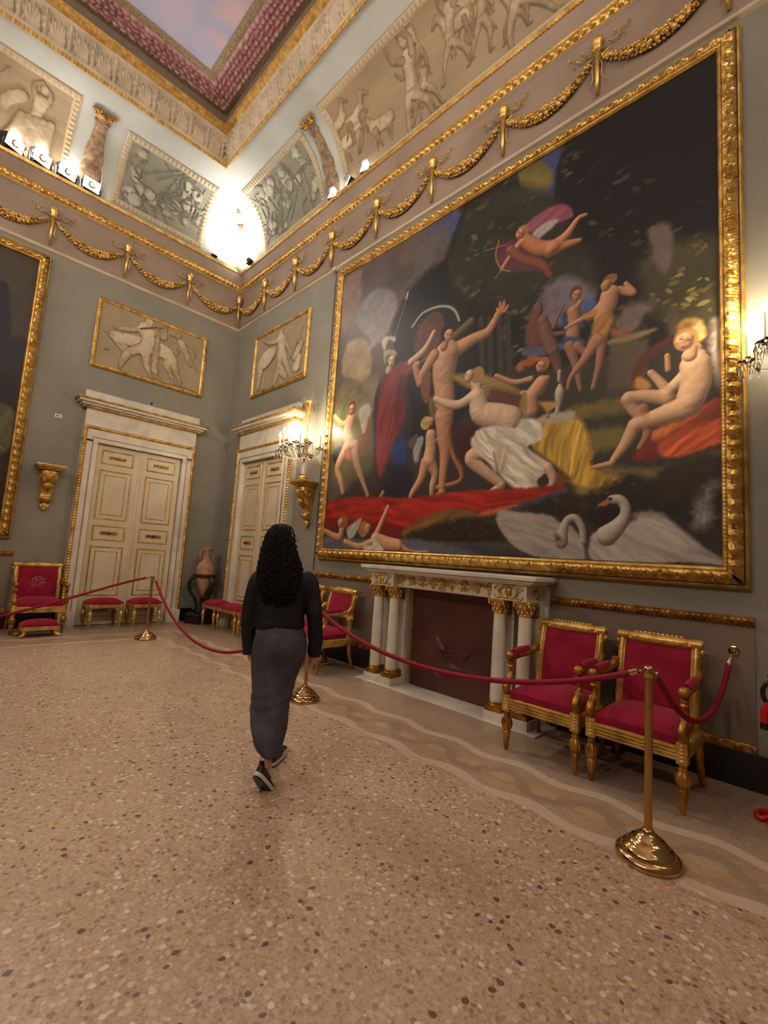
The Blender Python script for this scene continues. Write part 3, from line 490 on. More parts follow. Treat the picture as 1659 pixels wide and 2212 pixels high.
PAINT_MAIN = [('P',(36,27,26),[(-3,437),(497,441),(497,184),(24,196)],3,0,5,0),('P',(92,80,72),[(-10,439),(152,435),(220,435),(203,368),(162,296),(154,198),(-3,58),(-34,207)],8,0,14,1),('P',(126,100,86),[(4,423),(47,421),(47,378),(29,339),(10,329),(-2,383)],4,0,14,1),('P',(84,72,70),[(47,421),(104,417),(131,392),(153,350),(130,327),(87,376),(52,374)],4,0,14,1),('P',(122,114,112),[(25,303),(29,336),(45,366),(69,378),(101,370),(122,347),(122,316),(101,296),(78,288),(54,284)],4,0,22,1),('P',(98,86,80),[(25,303),(33,338),(58,317),(74,299),(54,284)],4,0,16,1),('P',(150,130,98),[(17,306),(43,314),(70,297),(80,257),(65,241),(34,253),(13,269)],4,0,18,1),('P',(118,104,80),[(6,231),(27,255),(65,241),(92,249),(96,209),(81,188),(46,187),(10,196)],4,0,18,1),('P',(96,86,52),[(6,197),(46,187),(85,188),(98,152),(89,106),(13,105)],5,0,14,1),('P',(72,78,118),[(173,421),(221,425),(212,389),(184,377)],3,0,6,1),('P',(92,84,82),[(155,390),(200,420),(214,364),(209,281),(162,309)],5,0,14,1),('P',(28,24,22),[(128,314),(158,349),(203,368),(229,412),(335,423),(497,432),(497,207),(433,197),(395,191),(327,191),(272,184),(243,157),(176,122),(140,176)],5,0,8,1),('P',(66,72,110),[(319,429),(352,431),(346,403),(342,374),(320,402)],3,0,6,1),('P',(112,98,52),[(302,429),(327,428),(343,399),(328,381),(309,403)],3,0,18,1),('P',(48,48,38),[(216,387),(235,418),(291,419),(341,379),(376,311),(394,246),(350,233),(298,262),(234,307),(205,343)],8,0,16,1),('N',(84,82,62),[(214,419),(291,430),(346,376),(385,287),(395,218),(298,251),(220,325)],9,0.58,2),('N',(78,74,50),[(345,441),(433,346),(495,293),(494,208),(433,206),(372,274)],8,0.62,3),('P',(72,66,44),[(426,269),(486,266),(495,238),(494,193),(447,201)],8,0,16,1),('N',(128,116,64),[(429,276),(495,273),(494,208),(440,195)],6,0.6,4),('N',(150,138,78),[(451,224),(477,222),(479,190),(454,191)],5,0.58,5),('P',(112,96,92),[(433,292),(442,297),(451,288),(452,266),(447,247),(437,264)],3,0,12,1),('P',(112,102,110),[(327,257),(337,277),(358,281),(375,265),(376,224),(342,235),(324,208),(320,237)],6,0,18,1),('P',(112,102,110),[(350,276),(370,272),(387,253),(381,241),(351,237),(331,247),(338,268)],6,0,18,1),('N',(110,106,84),[(287,271),(326,266),(332,199),(293,209)],8,0.5,6),('P',(78,90,120),[(317,218),(339,209),(339,204),(317,210)],2,0,6,1),('P',(78,90,120),[(318,217),(358,212),(358,205),(318,210)],2,0,6,1),('L',(64,58,54),[(260.8,270.3,3.4),(266.2,204.9,3.8)],1),('L',(64,58,54),[(272.0,266.4,3.3),(277.1,202.1,3.7)],1),('L',(64,58,54),[(285.0,261.9,3.2),(289.8,198.9,3.5)],1),('L',(64,58,54),[(295.4,258.3,3.2),(300.0,196.4,3.5)],1),('P',(58,52,38),[(295,199),(374,170),(440,162),(496,140),(495,42),(306,67)],5,0,10,1),('P',(118,100,50),[(366,144),(423,144),(423,131),(371,132)],4,0,14,1),('P',(120,104,52),[(371,116),(412,118),(412,102),(376,98)],4,0,12,1),('P',(132,112,62),[(393,83),(441,78),(494,91),(494,77),(451,66),(409,53),(372,59)],4,0,14,1),('P',(116,100,92),[(405,204),(407,221),(415,230),(428,230),(438,220),(430,213),(427,204),(418,201)],6,0,12,1),('P',(168,88,50),[(404,210),(418,202),(415,199),(407,203)],4,0,6,1),('P',(92,78,62),[(401,199),(433,193),(432,147),(400,153)],3,0,8,0),('P',(134,114,84),[(399,201),(437,201),(436,197),(418,195),(402,197)],2,0,8,1),('P',(72,60,50),[(400,156),(434,148),(435,141),(399,149)],3,0,8,0),('P',(84,70,60),[(448,216),(455,215),(455,188),(448,190)],3,0,8,0),('L',(120,84,70),[(330.3,259.3,5.2),(330.5,254.1,6.2)],0),('P',(112,70,60),[(325,258),(319,244),(317,227),(327,214),(335,219),(341,237)],3,(60,9,14),6,1),('L',(132,94,78),[(335.9,241.9,6.1),(341.5,223.3,6.9),(346.8,208.5,7.2)],0),('L',(124,88,72),[(348.6,204.7,6.5),(353.8,187.0,4.1),(357.4,168.5,1.9)],0),('L',(138,98,80),[(337.6,241.4,2.8),(344.7,225.6,2.7),(359.2,221.8,1.9)],0),('L',(140,100,84),[(347.8,231.2,2.3),(352.4,241.3,2.0),(357.0,249.6,1.6)],0),('L',(186,136,108),[(368.1,240.7,7.2),(368.4,227.7,6.5),(367.1,215.3,7.2)],0),('P',(62,76,122),[(359,218),(378,209),(375,203),(360,208)],2,0,6,1),('L',(166,118,92),[(364.3,206.6,5.3),(370.8,185.7,3.7),(375.8,159.7,1.8)],0),('L',(170,122,96),[(371.9,204.3,4.6),(382.4,191.9,3.0)],0),('P',(74,92,140),[(376,249),(387,246),(390,236),(379,237)],3,0,6,1),('P',(52,62,96),[(356,240),(360,244),(362,230),(358,228)],2,0,6,1),('L',(184,134,104),[(374.0,248.2,2.8),(371.1,244.5,2.8)],0),('E',(116,74,48),369.5,259.3,6.2,7.3,0,1),('E',(204,152,122),370.5,256.6,4.6,6.0,0,0),('T',(72,52,41),[(367.8,258.5),(369.5,257.9)],0.35334402499546785),('T',(72,52,41),[(371.2,257.3),(372.9,256.5)],0.35334402499546785),('T',(136,99,77),[(367.5,259.9),(369.7,259.1)],0.2826752199963743),('T',(136,99,77),[(371.0,258.6),(373.3,257.6)],0.2826752199963743),('T',(136,99,77),[(370.5,257.3),(370.1,255.1),(370.8,254.7)],0.2826752199963743),('T',(150,64,52),[(369.5,253.6),(371.6,252.8)],0.35334402499546785),('L',(204,152,116),[(401.3,245.7,8.7),(398.7,234.4,8.7),(394.7,225.0,7.6)],0),('L',(200,148,112),[(398.6,245.2,3.5),(387.5,233.8,3.0),(372.9,229.4,2.5),(360.7,226.2,1.9)],0),('L',(204,150,114),[(409.4,247.1,3.7),(421.3,239.5,2.7),(414.7,251.1,1.9)],0),('E',(150,106,60),401.1,260.5,6.5,5.3,0,1),('E',(196,140,104),397.7,255.6,5.0,6.1,0,0),('P',(166,118,58),[(390,226),(404,225),(402,212),(391,196),(384,192),(382,204)],3,(60,9,22),6,1),('P',(176,130,62),[(377,234),(387,235),(390,230),(380,228)],2,(20,9,18),6,1),('L',(178,126,98),[(390.8,204.8,6.4),(379.6,189.6,4.5),(366.5,174.3,2.5),(363.7,163.9,1.5)],0),('L',(166,118,92),[(395.0,203.5,5.2),(392.6,179.9,3.4),(387.3,158.6,2.0)],0),('P',(140,80,92),[(312,358),(332,366),(356,361),(365,344),(347,344),(322,346)],2,(20,8,20),6,1),('P',(96,54,66),[(278,351),(303,347),(330,316),(334,300),(304,309),(284,325)],3,(30,8,14),6,1),('P',(168,160,154),[(322,346),(339,351),(350,346),(336,338),(326,336)],2,(30,8,16),6,1),('L',(208,140,100),[(312.4,342.7,7.2),(329.6,325.3,8.0),(343.8,318.6,8.5)],0),('L',(214,146,106),[(343.8,318.6,7.7),(358.8,325.6,4.8),(369.9,337.5,2.7),(377.8,337.9,1.7)],0),('L',(204,136,98),[(342.2,315.8,7.0),(359.1,315.0,4.7),(372.0,313.3,2.6)],0),('L',(208,140,100),[(310.5,343.6,4.6),(301.1,336.7,3.5),(285.8,320.5,2.8)],0),('E',(170,120,62),309.3,353.3,7.6,8.0,30,1),('E',(220,152,112),307.5,351.9,5.7,6.6,30,0),('T',(78,52,37),[(304.4,355.5),(306.5,353.7)],0.4339999999999992),('T',(78,52,37),[(308.6,351.9),(310.7,349.9)],0.4339999999999992),('T',(148,99,70),[(304.5,356.9),(307.2,354.6)],0.3471999999999994),('T',(148,99,70),[(308.8,353.2),(311.5,350.6)],0.3471999999999994),('T',(148,99,70),[(307.7,352.5),(306.5,351.0),(307.3,350.1)],0.3471999999999994),('T',(150,64,52),[(305.2,350.2),(307.8,347.9)],0.4339999999999992),('L',(150,90,70),[(295.0,339.5,4.8),(311.3,320.7,5.3),(333.8,303.4,5.0),(343.0,288.8,2.7)],0),('T',(160,116,56),[(280.5,357.3),(277.1,339.9),(284.5,321.8),(296.1,313.0)],0.9),('T',(150,120,80),[(261.1,353.2),(290.7,347.3)],0.5),('T',(150,130,90),[(276.7,312.7),(287.8,320.4)],0.5),('P',(22,22,22),[(114,296),(152,355),(202,362),(211,305),(191,211),(167,164),(146,213)],8,0,5,1),('T',(124,88,66),[(141.9,344.4),(131.5,314.7),(122.6,291.3)],0.9),('T',(190,170,140),[(142.3,347.9),(140.5,340.2)],1.4),('E',(34,36,34),194.8,273.1,38.3,39.4,-25,1),('T',(150,158,140),[(154.1,295.3),(170.4,308.2),(195.1,308.4),(213.7,301.6),(224.4,291.3),(230.0,278.7)],1.6),('E',(96,58,42),184.0,274.3,23.5,29.5,-25,1),('N',(124,82,58),[(163,295),(201,293),(204,251),(166,255)],5,0.5,8),('P',(176,168,152),[(59,200),(79,206),(85,188),(74,160),(64,181)],3,(70,9,18),6,1),('P',(96,110,60),[(15,190),(26,227),(31,213),(24,173)],3,(60,9,20),6,1),('P',(120,62,44),[(56,156),(84,164),(85,147),(66,135)],2,(60,9,18),6,1),('T',(130,84,52),[(83.1,168.5),(74.8,148.1),(68.2,130.8)],1.3),('P',(40,40,40),[(8,144),(27,150),(33,129),(14,126)],3,0,6,1),('L',(216,172,130),[(41.8,187.7,11.1),(38.0,170.7,10.6),(45.7,152.0,10.3)],0),('L',(206,158,118),[(55.3,148.3,9.0),(63.7,120.5,7.1),(80.8,90.4,4.0),(90.9,73.4,2.8)],0),('L',(218,170,130),[(38.7,148.0,9.3),(20.9,119.8,6.9),(29.9,99.0,5.3),(36.9,81.2,3.4)],0),('L',(216,168,128),[(34.4,186.5,5.3),(22.9,185.9,4.5),(4.5,200.8,3.7)],0),('L',(188,132,100),[(81.5,184.5,3.0),(76.6,164.7,2.9)],0),('E',(128,70,42),43.5,206.2,8.8,10.8,0,1),('E',(218,164,130),43.0,204.0,6.6,8.9,0,0),('T',(77,57,44),[(38.0,205.8),(41.1,205.4)],0.5057469723092757),('T',(77,57,44),[(44.2,204.8),(47.2,204.1)],0.5057469723092757),('T',(146,108,83),[(37.4,207.5),(41.4,206.9)],0.40459757784742056),('T',(146,108,83),[(43.7,206.4),(47.8,205.5)],0.40459757784742056),('T',(146,108,83),[(42.9,204.8),(42.5,202.2),(43.7,201.7)],0.40459757784742056),('T',(150,64,52),[(41.5,200.3),(45.3,199.6)],0.5057469723092757),('P',(170,98,64),[(33,145),(47,140),(49,127),(37,133)],2,0,6,1),('P',(46,40,52),[(95,224),(119,242),(152,211),(162,165),(158,70),(125,69),(103,105),(92,177)],3,(88,7,10),6,1),('P',(124,42,46),[(98,204),(104,234),(119,242),(137,252),(155,249),(159,232),(145,222),(150,194),(150,167),(134,140),(116,99),(106,105),(98,157)],3,(76,7,30),6,1),('P',(88,28,36),[(133,220),(150,230),(148,190),(135,167)],3,(80,7,16),6,1),('P',(38,52,116),[(129,130),(140,146),(151,149),(159,121),(155,100),(142,112)],4,(80,9,18),6,1),('P',(30,32,44),[(121,112),(142,112),(169,101),(166,74),(128,70)],4,(86,9,10),6,1),('L',(214,170,140),[(155.0,246.8,5.3),(171.7,253.4,5.0),(182.1,261.5,4.3),(191.9,276.2,3.2)],0),('L',(210,166,134),[(118.1,252.0,6.7),(115.5,245.5,6.1)],0),('P',(160,150,132),[(104,265),(104,277),(116,276),(128,268),(127,262),(114,266),(108,257)],2,0,20,1),('P',(96,70,44),[(104,277),(102,290),(110,293),(122,282),(119,273)],2,0,6,1),('P',(196,188,170),[(101,281),(98,294),(108,297),(124,291),(123,284),(111,291),(106,279)],2,0,16,1),('E',(110,96,70),115.6,262.2,8.3,11.0,0,1),('E',(236,196,164),119.8,257.7,6.2,9.0,0,0),('T',(84,69,57),[(115.4,259.9),(118.1,259.3)],0.46779696450490044),('T',(84,69,57),[(120.9,258.6),(123.6,257.7)],0.46779696450490044),('T',(159,131,108),[(114.9,261.7),(118.4,260.9)],0.37423757160392035),('T',(159,131,108),[(120.5,260.3),(124.1,259.1)],0.37423757160392035),('T',(159,131,108),[(119.7,258.5),(119.4,255.8),(120.5,255.3)],0.37423757160392035),('T',(150,64,52),[(118.5,253.9),(121.9,253.0)],0.46779696450490044),('P',(168,156,138),[(106,270),(106,276),(115,276),(127,269),(127,264),(117,268)],1.5,0,16,1),('L',(190,134,96),[(115.6,69.9,2.2),(119.7,76.4,3.2)],0),('L',(112,92,72),[(151.5,236.3,2.1),(178.0,242.8,2.5),(204.2,250.7,3.3),(228.5,262.4,5.1),(247.1,270.9,5.8)],0),('P',(124,78,44),[(180,222),(190,224),(190,190),(182,187),(175,206)],2,0,6,1),('P',(110,84,48),[(190,190),(205,191),(207,165),(194,165)],2,(80,9,16),6,1),('L',(186,122,84),[(210.5,77.1,3.2),(238.0,81.0,2.5),(244.4,90.2,2.9),(232.4,116.8,5.6),(226.1,141.6,7.5)],0),('L',(208,152,110),[(214.9,163.8,14.0),(216.6,137.0,10.4),(219.0,118.4,7.6),(217.4,86.6,5.3),(217.0,72.7,4.9)],0),('L',(200,144,104),[(218.4,70.6,4.4),(208.8,66.2,3.1)],0),('L',(212,162,120),[(212.5,239.7,19.5),(211.3,218.8,17.6),(212.4,201.7,15.2),(214.9,182.4,15.0)],0),('L',(206,154,114),[(229.7,243.2,9.9),(252.9,248.5,7.4),(270.6,251.0,5.9),(280.7,263.4,4.5)],0),('L',(194,136,98),[(281.7,266.0,4.5),(285.7,269.5,5.3),(290.6,275.6,2.0)],0),('L',(190,132,94),[(283.6,270.3,1.8),(281.3,275.1,1.2)],0),('T',(190,120,88),[(285.6,271.5),(285.2,280.5)],1.6),('T',(190,120,88),[(288.4,270.5),(290.1,279.7)],1.6),('T',(196,130,92),[(290.9,268.6),(294.8,273.0)],1.6),('L',(198,142,102),[(194.1,244.9,8.3),(174.0,221.7,6.0),(173.1,215.3,6.0),(164.4,237.5,5.2),(167.0,240.1,5.1)],0),('L',(190,136,98),[(209.3,251.3,5.7),(211.4,257.1,5.2)],0),('E',(34,26,22),212.2,268.9,9.0,10.9,10,1),('E',(218,164,126),215.5,264.4,6.7,9.0,10,0),('T',(77,57,42),[(211.2,267.4),(214.0,266.3)],0.5130575016506453),('T',(77,57,42),[(216.8,265.0),(219.6,263.5)],0.5130575016506453),('T',(146,108,80),[(210.9,269.3),(214.5,267.8)],0.4104460013205163),('T',(146,108,80),[(216.7,266.7),(220.3,264.9)],0.4104460013205163),('T',(146,108,80),[(215.6,265.2),(214.8,262.6),(215.9,261.8)],0.4104460013205163),('T',(150,64,52),[(213.5,260.9),(217.0,259.3)],0.5130575016506453),('P',(150,148,146),[(171,114),(169,135),(180,144),(185,139),(181,123),(177,111)],2,(75,9,18),6,1),('P',(84,84,80),[(158,137),(174,148),(170,129)],2,(60,9,14),6,1),('L',(222,172,132),[(195.9,142.1,8.0),(196.9,127.4,8.5),(195.3,113.0,9.7)],0),('L',(214,160,120),[(190.3,109.4,8.0),(183.8,89.2,5.7),(171.4,73.4,3.9),(167.9,65.1,2.4)],0),('L',(220,166,126),[(198.4,106.5,8.3),(205.7,93.6,5.4),(202.8,79.6,4.6),(202.2,69.5,3.2)],0),('L',(214,160,122),[(192.9,146.7,3.8),(194.0,131.9,3.5),(205.4,134.5,2.8)],0),('E',(196,160,96),187.3,159.5,8.6,8.6,0,1),('E',(210,156,116),194.7,159.5,5.2,6.6,0,0),('P',(62,26,24),[(228,151),(254,145),(268,127),(247,102),(230,123)],4,0,6,1),('P',(150,122,66),[(229,212),(275,199),(314,173),(315,169),(283,170),(232,201)],3,(-12,8,20),6,1),('P',(96,62,50),[(276,183),(315,167),(316,146),(283,163)],4,0,10,1),('E',(190,120,88),314.5,198.1,6.3,7.1,0,0),('E',(190,120,88),324.7,200.9,6.2,6.9,0,0),('P',(150,84,52),[(308,198),(313,204),(324,208),(336,203),(332,199),(315,200)],2,0,16,1),('L',(214,160,124),[(336.4,176.6,7.1),(326.0,163.0,7.9),(326.5,148.8,7.8)],0),('L',(216,164,126),[(325.3,182.8,3.3),(306.4,183.7,2.8),(283.7,196.7,2.2)],0),('L',(214,162,124),[(341.6,178.8,3.8),(334.9,166.4,3.5),(316.5,169.5,2.9)],0),('E',(164,98,58),337.9,195.2,6.9,7.8,0,1),('E',(220,166,132),335.5,193.0,5.3,6.4,0,0),('T',(78,57,44),[(332.4,195.2),(334.5,194.4)],0.39900000000000324),('T',(78,57,44),[(336.5,193.5),(338.4,192.4)],0.39900000000000324),('T',(148,109,84),[(332.3,196.7),(334.9,195.6)],0.3192000000000026),('T',(148,109,84),[(336.5,194.9),(339.1,193.5)],0.3192000000000026),('T',(148,109,84),[(335.6,193.6),(334.9,191.6),(335.6,191.0)],0.3192000000000026),('T',(150,64,52),[(333.8,190.2),(336.4,189.1)],0.39900000000000324),('P',(150,124,66),[(315,167),(321,168),(321,144),(314,144)],2,(85,9,18),6,1),('P',(190,150,60),[(336,136),(358,135),(373,133),(381,124),(388,96),(387,88),(397,77),(410,73),(404,62),(388,64),(370,70),(360,83),(345,96),(328,113)],3,(72,6,34),6,1),('P',(120,70,36),[(361,81),(370,74),(355,68),(354,80)],3,0,6,1),('P',(176,164,140),[(332,138),(347,142),(369,140),(372,137),(366,132),(347,132)],2,0,8,1),('L',(196,186,164),[(355.5,169.0,1.6),(355.7,161.0,4.7),(355.1,150.0,3.1),(353.4,140.9,1.6)],0),('L',(200,190,166),[(355.2,183.4,1.6),(354.5,174.0,1.2)],0),('P',(184,140,80),[(335,156),(355,152),(352,148),(344,144),(339,150)],2,0,6,1),('L',(170,128,72),[(344.6,145.7,1.1),(344.4,139.3,1.9)],0),('L',(232,196,164),[(261.1,176.8,10.8),(266.4,158.3,13.4),(287.9,148.7,15.5),(302.1,142.5,16.1)],0),('L',(230,194,162),[(260.8,182.7,7.1),(238.5,173.6,5.7),(219.0,177.5,5.4),(200.6,187.5,3.8)],0),('L',(224,186,154),[(255.4,199.7,5.9),(259.3,188.9,7.1)],0),('E',(180,140,84),258.8,203.6,9.3,9.7,0,1),('E',(228,188,156),248.3,204.6,6.5,8.6,-15,0),('T',(90,60,44),[(242.1,207.8),(245.9,207.7)],0.5),('T',(150,80,64),[(240.6,201.7),(244.4,200.8)],0.5),('L',(226,186,152),[(266.5,112.6,9.7),(255.9,106.3,8.2),(276.2,89.2,6.6),(295.1,75.0,4.8)],0),('L',(222,182,148),[(296.2,73.2,4.5),(281.4,66.9,2.7)],0),('P',(214,202,182),[(255,122),(265,139),(288,139),(314,133),(327,140),(338,130),(338,116),(324,111),(346,93),(346,85),(336,75),(338,64),(324,61),(311,69),(295,84),(285,110),(289,88),(278,100)],2,(-38,6,30),6,1),('P',(190,172,146),[(287,128),(302,108),(299,82),(288,95)],5,(70,8,20),6,1),('P',(226,216,198),[(316,140),(334,137),(339,122),(328,114),(309,122)],3,(-40,7,22),6,1),('L',(228,188,154),[(346.0,87.9,5.0),(351.3,77.5,4.2),(349.9,67.8,2.6)],0),('E',(224,182,148),349.0,69.5,4.3,2.3,0,0),('P',(160,42,30),[(-4,63),(47,73),(116,70),(175,67),(249,71),(311,69),(361,69),(357,59),(330,56),(292,45),(261,46),(215,41),(178,19),(120,28),(0,33)],2,(-6,6,30),6,1),('P',(110,30,26),[(-2,45),(119,36),(161,30),(151,17),(52,28),(0,28)],3,(-4,7,16),6,1),('P',(76,82,128),[(278,42),(322,54),(361,65),(363,62),(330,47),(287,38)],2,0,6,1),('P',(190,96,56),[(268,44),(308,53),(312,51),(278,40)],2,0,6,1),('P',(118,84,46),[(161,27),(215,49),(252,50),(268,42),(228,35),(184,17),(165,17)],3,(25,8,20),6,1),('P',(50,38,30),[(165,17),(216,35),(289,42),(312,48),(372,62),(373,40),(302,41),(305,14),(229,12)],4,0,14,1),('N',(72,76,46),[(218,39),(289,42),(294,20),(243,16),(224,27)],5,0.5,9),('N',(80,80,50),[(289,42),(372,65),(373,52),(301,38)],5,0.5,10),('P',(44,36,30),[(379,55),(393,62),(419,75),(436,70),(458,83),(493,81),(492,33),(458,33),(412,34)],5,0,12,1),('N',(78,78,46),[(323,57),(376,52),(393,62),(436,74),(443,70),(401,54),(382,46),(324,45)],5,0.5,11),('P',(62,42,30),[(443,70),(458,80),(479,79),(466,58),(447,51)],5,0,14,1),('P',(40,30,28),[(382,42),(412,48),(419,34),(412,23),(393,29)],4,0,6,1),('P',(132,128,128),[(473,60),(482,62),(477,50),(477,33),(466,28),(467,48)],6,(85,10,20),10,1),('P',(92,96,104),[(-8,15),(89,14),(179,15),(229,12),(313,12),(374,6),(374,-6),(-4,-20)],3,(-3,10,16),6,1),('P',(66,60,62),[(229,11),(313,11),(374,4),(374,-8),(314,-8),(253,5)],5,(-3,10,8),6,1),('P',(38,34,36),[(308,-1),(386,-1),(491,-1),(493,-6),(309,-11)],4,(-3,10,6),6,1),('L',(206,148,110),[(41.2,27.6,6.0),(35.2,15.6,6.0),(0.8,25.2,3.8)],0),('E',(150,92,52),43.6,39.2,9.5,9.5,0,1),('E',(208,152,112),37.2,36.4,6.7,7.8,0,0),('P',(176,170,162),[(52,28),(66,37),(81,43),(77,30),(68,18),(58,14)],2,(50,9,18),6,1),('L',(220,168,128),[(111.4,14.3,9.5),(133.6,8.1,10.1),(151.5,6.4,9.2)],0),('L',(210,152,112),[(154.3,6.5,5.8),(174.5,-1.1,3.3),(200.7,-0.2,2.7)],0),('L',(218,164,124),[(111.0,18.7,4.8),(121.7,38.6,3.9),(130.7,57.0,2.9)],0),('L',(214,158,118),[(102.2,9.7,5.4),(79.5,3.5,5.0),(50.6,9.8,4.1)],0),('E',(168,116,64),86.5,28.1,10.5,11.1,0,1),('E',(206,152,112),95.1,28.5,6.0,8.2,0,0),('P',(198,190,176),[(105,16),(128,1),(113,-5),(93,-2),(89,5),(106,7)],2,(20,9,18),6,1),('P',(186,168,150),[(479,192),(485,195),(493,191),(493,131),(489,128),(483,138),(478,165)],4,(80,7,20),6,1),('P',(196,84,44),[(435,109),(458,116),(471,125),(482,130),(493,126),(493,94),(484,94),(466,88),(448,86),(439,93)],2,(30,5,40),6,1),('P',(120,40,32),[(421,89),(430,101),(440,102),(440,86),(432,84)],3,(40,7,24),6,1),('P',(216,124,66),[(438,110),(449,114),(454,112),(442,104),(439,102)],4,0,6,1),('P',(96,48,34),[(422,146),(421,164),(429,179),(442,188),(453,188),(452,185),(442,181),(433,171),(429,159),(440,145),(431,143)],2,0,12,1),('P',(190,140,72),[(422,152),(426,160),(435,152),(431,147)],2,0,6,1),('T',(60,40,34),[(451.6,186.1),(432.9,160.8)],0.4),('T',(60,40,34),[(450.2,184.6),(432.0,159.9)],0.4),('T',(60,40,34),[(448.8,183.0),(431.0,159.0)],0.4),('T',(60,40,34),[(447.5,181.5),(430.0,158.1)],0.4),('L',(176,118,84),[(429.4,130.9,4.7),(433.1,109.7,3.8),(427.2,96.9,2.5)],0),('L',(226,184,146),[(466.9,160.2,10.8),(467.9,146.8,10.6),(464.6,134.5,10.7)],0),('L',(222,178,140),[(462.5,127.1,9.8),(444.8,122.6,8.1),(425.9,117.7,6.2)],0),('L',(218,172,132),[(423.4,118.1,6.0),(416.0,102.5,5.0),(405.9,88.3,3.0)],0),('L',(214,160,120),[(404.7,85.6,2.9),(392.7,84.0,2.5),(387.9,83.8,1.4)],0),('L',(224,180,142),[(447.0,136.9,6.4),(430.6,141.8,5.7),(418.2,143.0,5.8)],0),('L',(216,168,130),[(417.0,141.9,5.6),(423.3,129.3,4.5),(429.5,121.2,3.1)],0),('L',(228,186,150),[(469.0,167.5,5.6),(460.4,153.9,5.0),(448.2,142.1,4.6)],0),('L',(222,176,138),[(448.2,142.1,4.4),(441.3,153.2,3.5),(435.3,161.6,2.8)],0),('L',(208,150,112),[(448.2,161.0,2.2),(447.6,173.5,2.0)],0),('L',(222,176,138),[(466.9,173.4,5.3),(463.7,169.0,6.0)],0),('P',(180,132,72),[(454,191),(456,199),(464,201),(471,197),(474,187),(472,179),(464,180),(456,183)],2,0,50,1),('P',(206,178,112),[(463,196),(468,198),(473,193),(474,184),(471,182),(468,186)],3,0,46,1),('L',(222,176,138),[(465.3,175.2,4.1),(463.7,169.0,5.3)],0),('E',(186,140,78),460.9,183.7,8.8,9.9,8,1),('E',(240,188,148),460.3,182.3,6.7,8.3,8,0),('T',(85,66,50),[(456.7,185.1),(459.1,184.2)],0.5079222381428062),('T',(85,66,50),[(461.4,183.2),(463.6,181.9)],0.5079222381428062),('T',(162,125,96),[(456.6,187.2),(459.5,186.0)],0.406337790514245),('T',(162,125,96),[(461.3,185.2),(464.3,183.6)],0.406337790514245),('T',(162,125,96),[(460.3,183.3),(459.6,180.2),(460.5,179.5)],0.406337790514245),('T',(150,64,52),[(458.5,178.1),(461.3,176.8)],0.5079222381428062),('P',(166,152,142),[(292,46),(317,45),(348,41),(361,32),(377,23),(383,6),(378,-1),(342,0),(308,15)],2,(-20,7,14),6,1),('P',(160,148,138),[(291,41),(321,39),(357,34),(373,27),(374,-2),(349,-1),(320,7),(301,21)],2,(-20,8,16),6,1),('L',(190,176,162),[(361.2,15.5,6.4),(362.5,25.8,4.7),(366.7,36.0,3.8),(373.9,37.4,3.7),(379.8,28.7,3.1),(381.4,15.9,2.8)],0),('P',(70,56,52),[(355,23),(360,20),(361,16),(357,15)],3,0,6,1),('P',(172,160,150),[(386,13),(391,24),(405,30),(419,31),(426,40),(442,39),(456,28),(471,14),(489,1),(486,0),(458,1),(419,-3),(394,-2),(386,5)],2,(-30,6,16),6,1),('P',(118,96,86),[(420,39),(431,43),(447,39),(436,35),(424,34)],3,0,6,1),('P',(190,178,166),[(422,31),(431,39),(445,37),(456,26),(468,13),(447,13),(429,21)],5,(-35,6,18),6,1),('L',(198,186,172),[(401.6,21.7,9.2),(410.5,29.9,6.7),(416.0,39.3,4.6),(415.9,47.5,4.2),(411.5,53.1,4.2),(405.1,53.4,3.9)],0),('P',(190,100,60),[(393,48),(399,53),(404,52),(402,49),(397,48)],1.5,0,6,1),('P',(40,34,34),[(402,55),(406,55),(404,52)],1,0,6,1)]
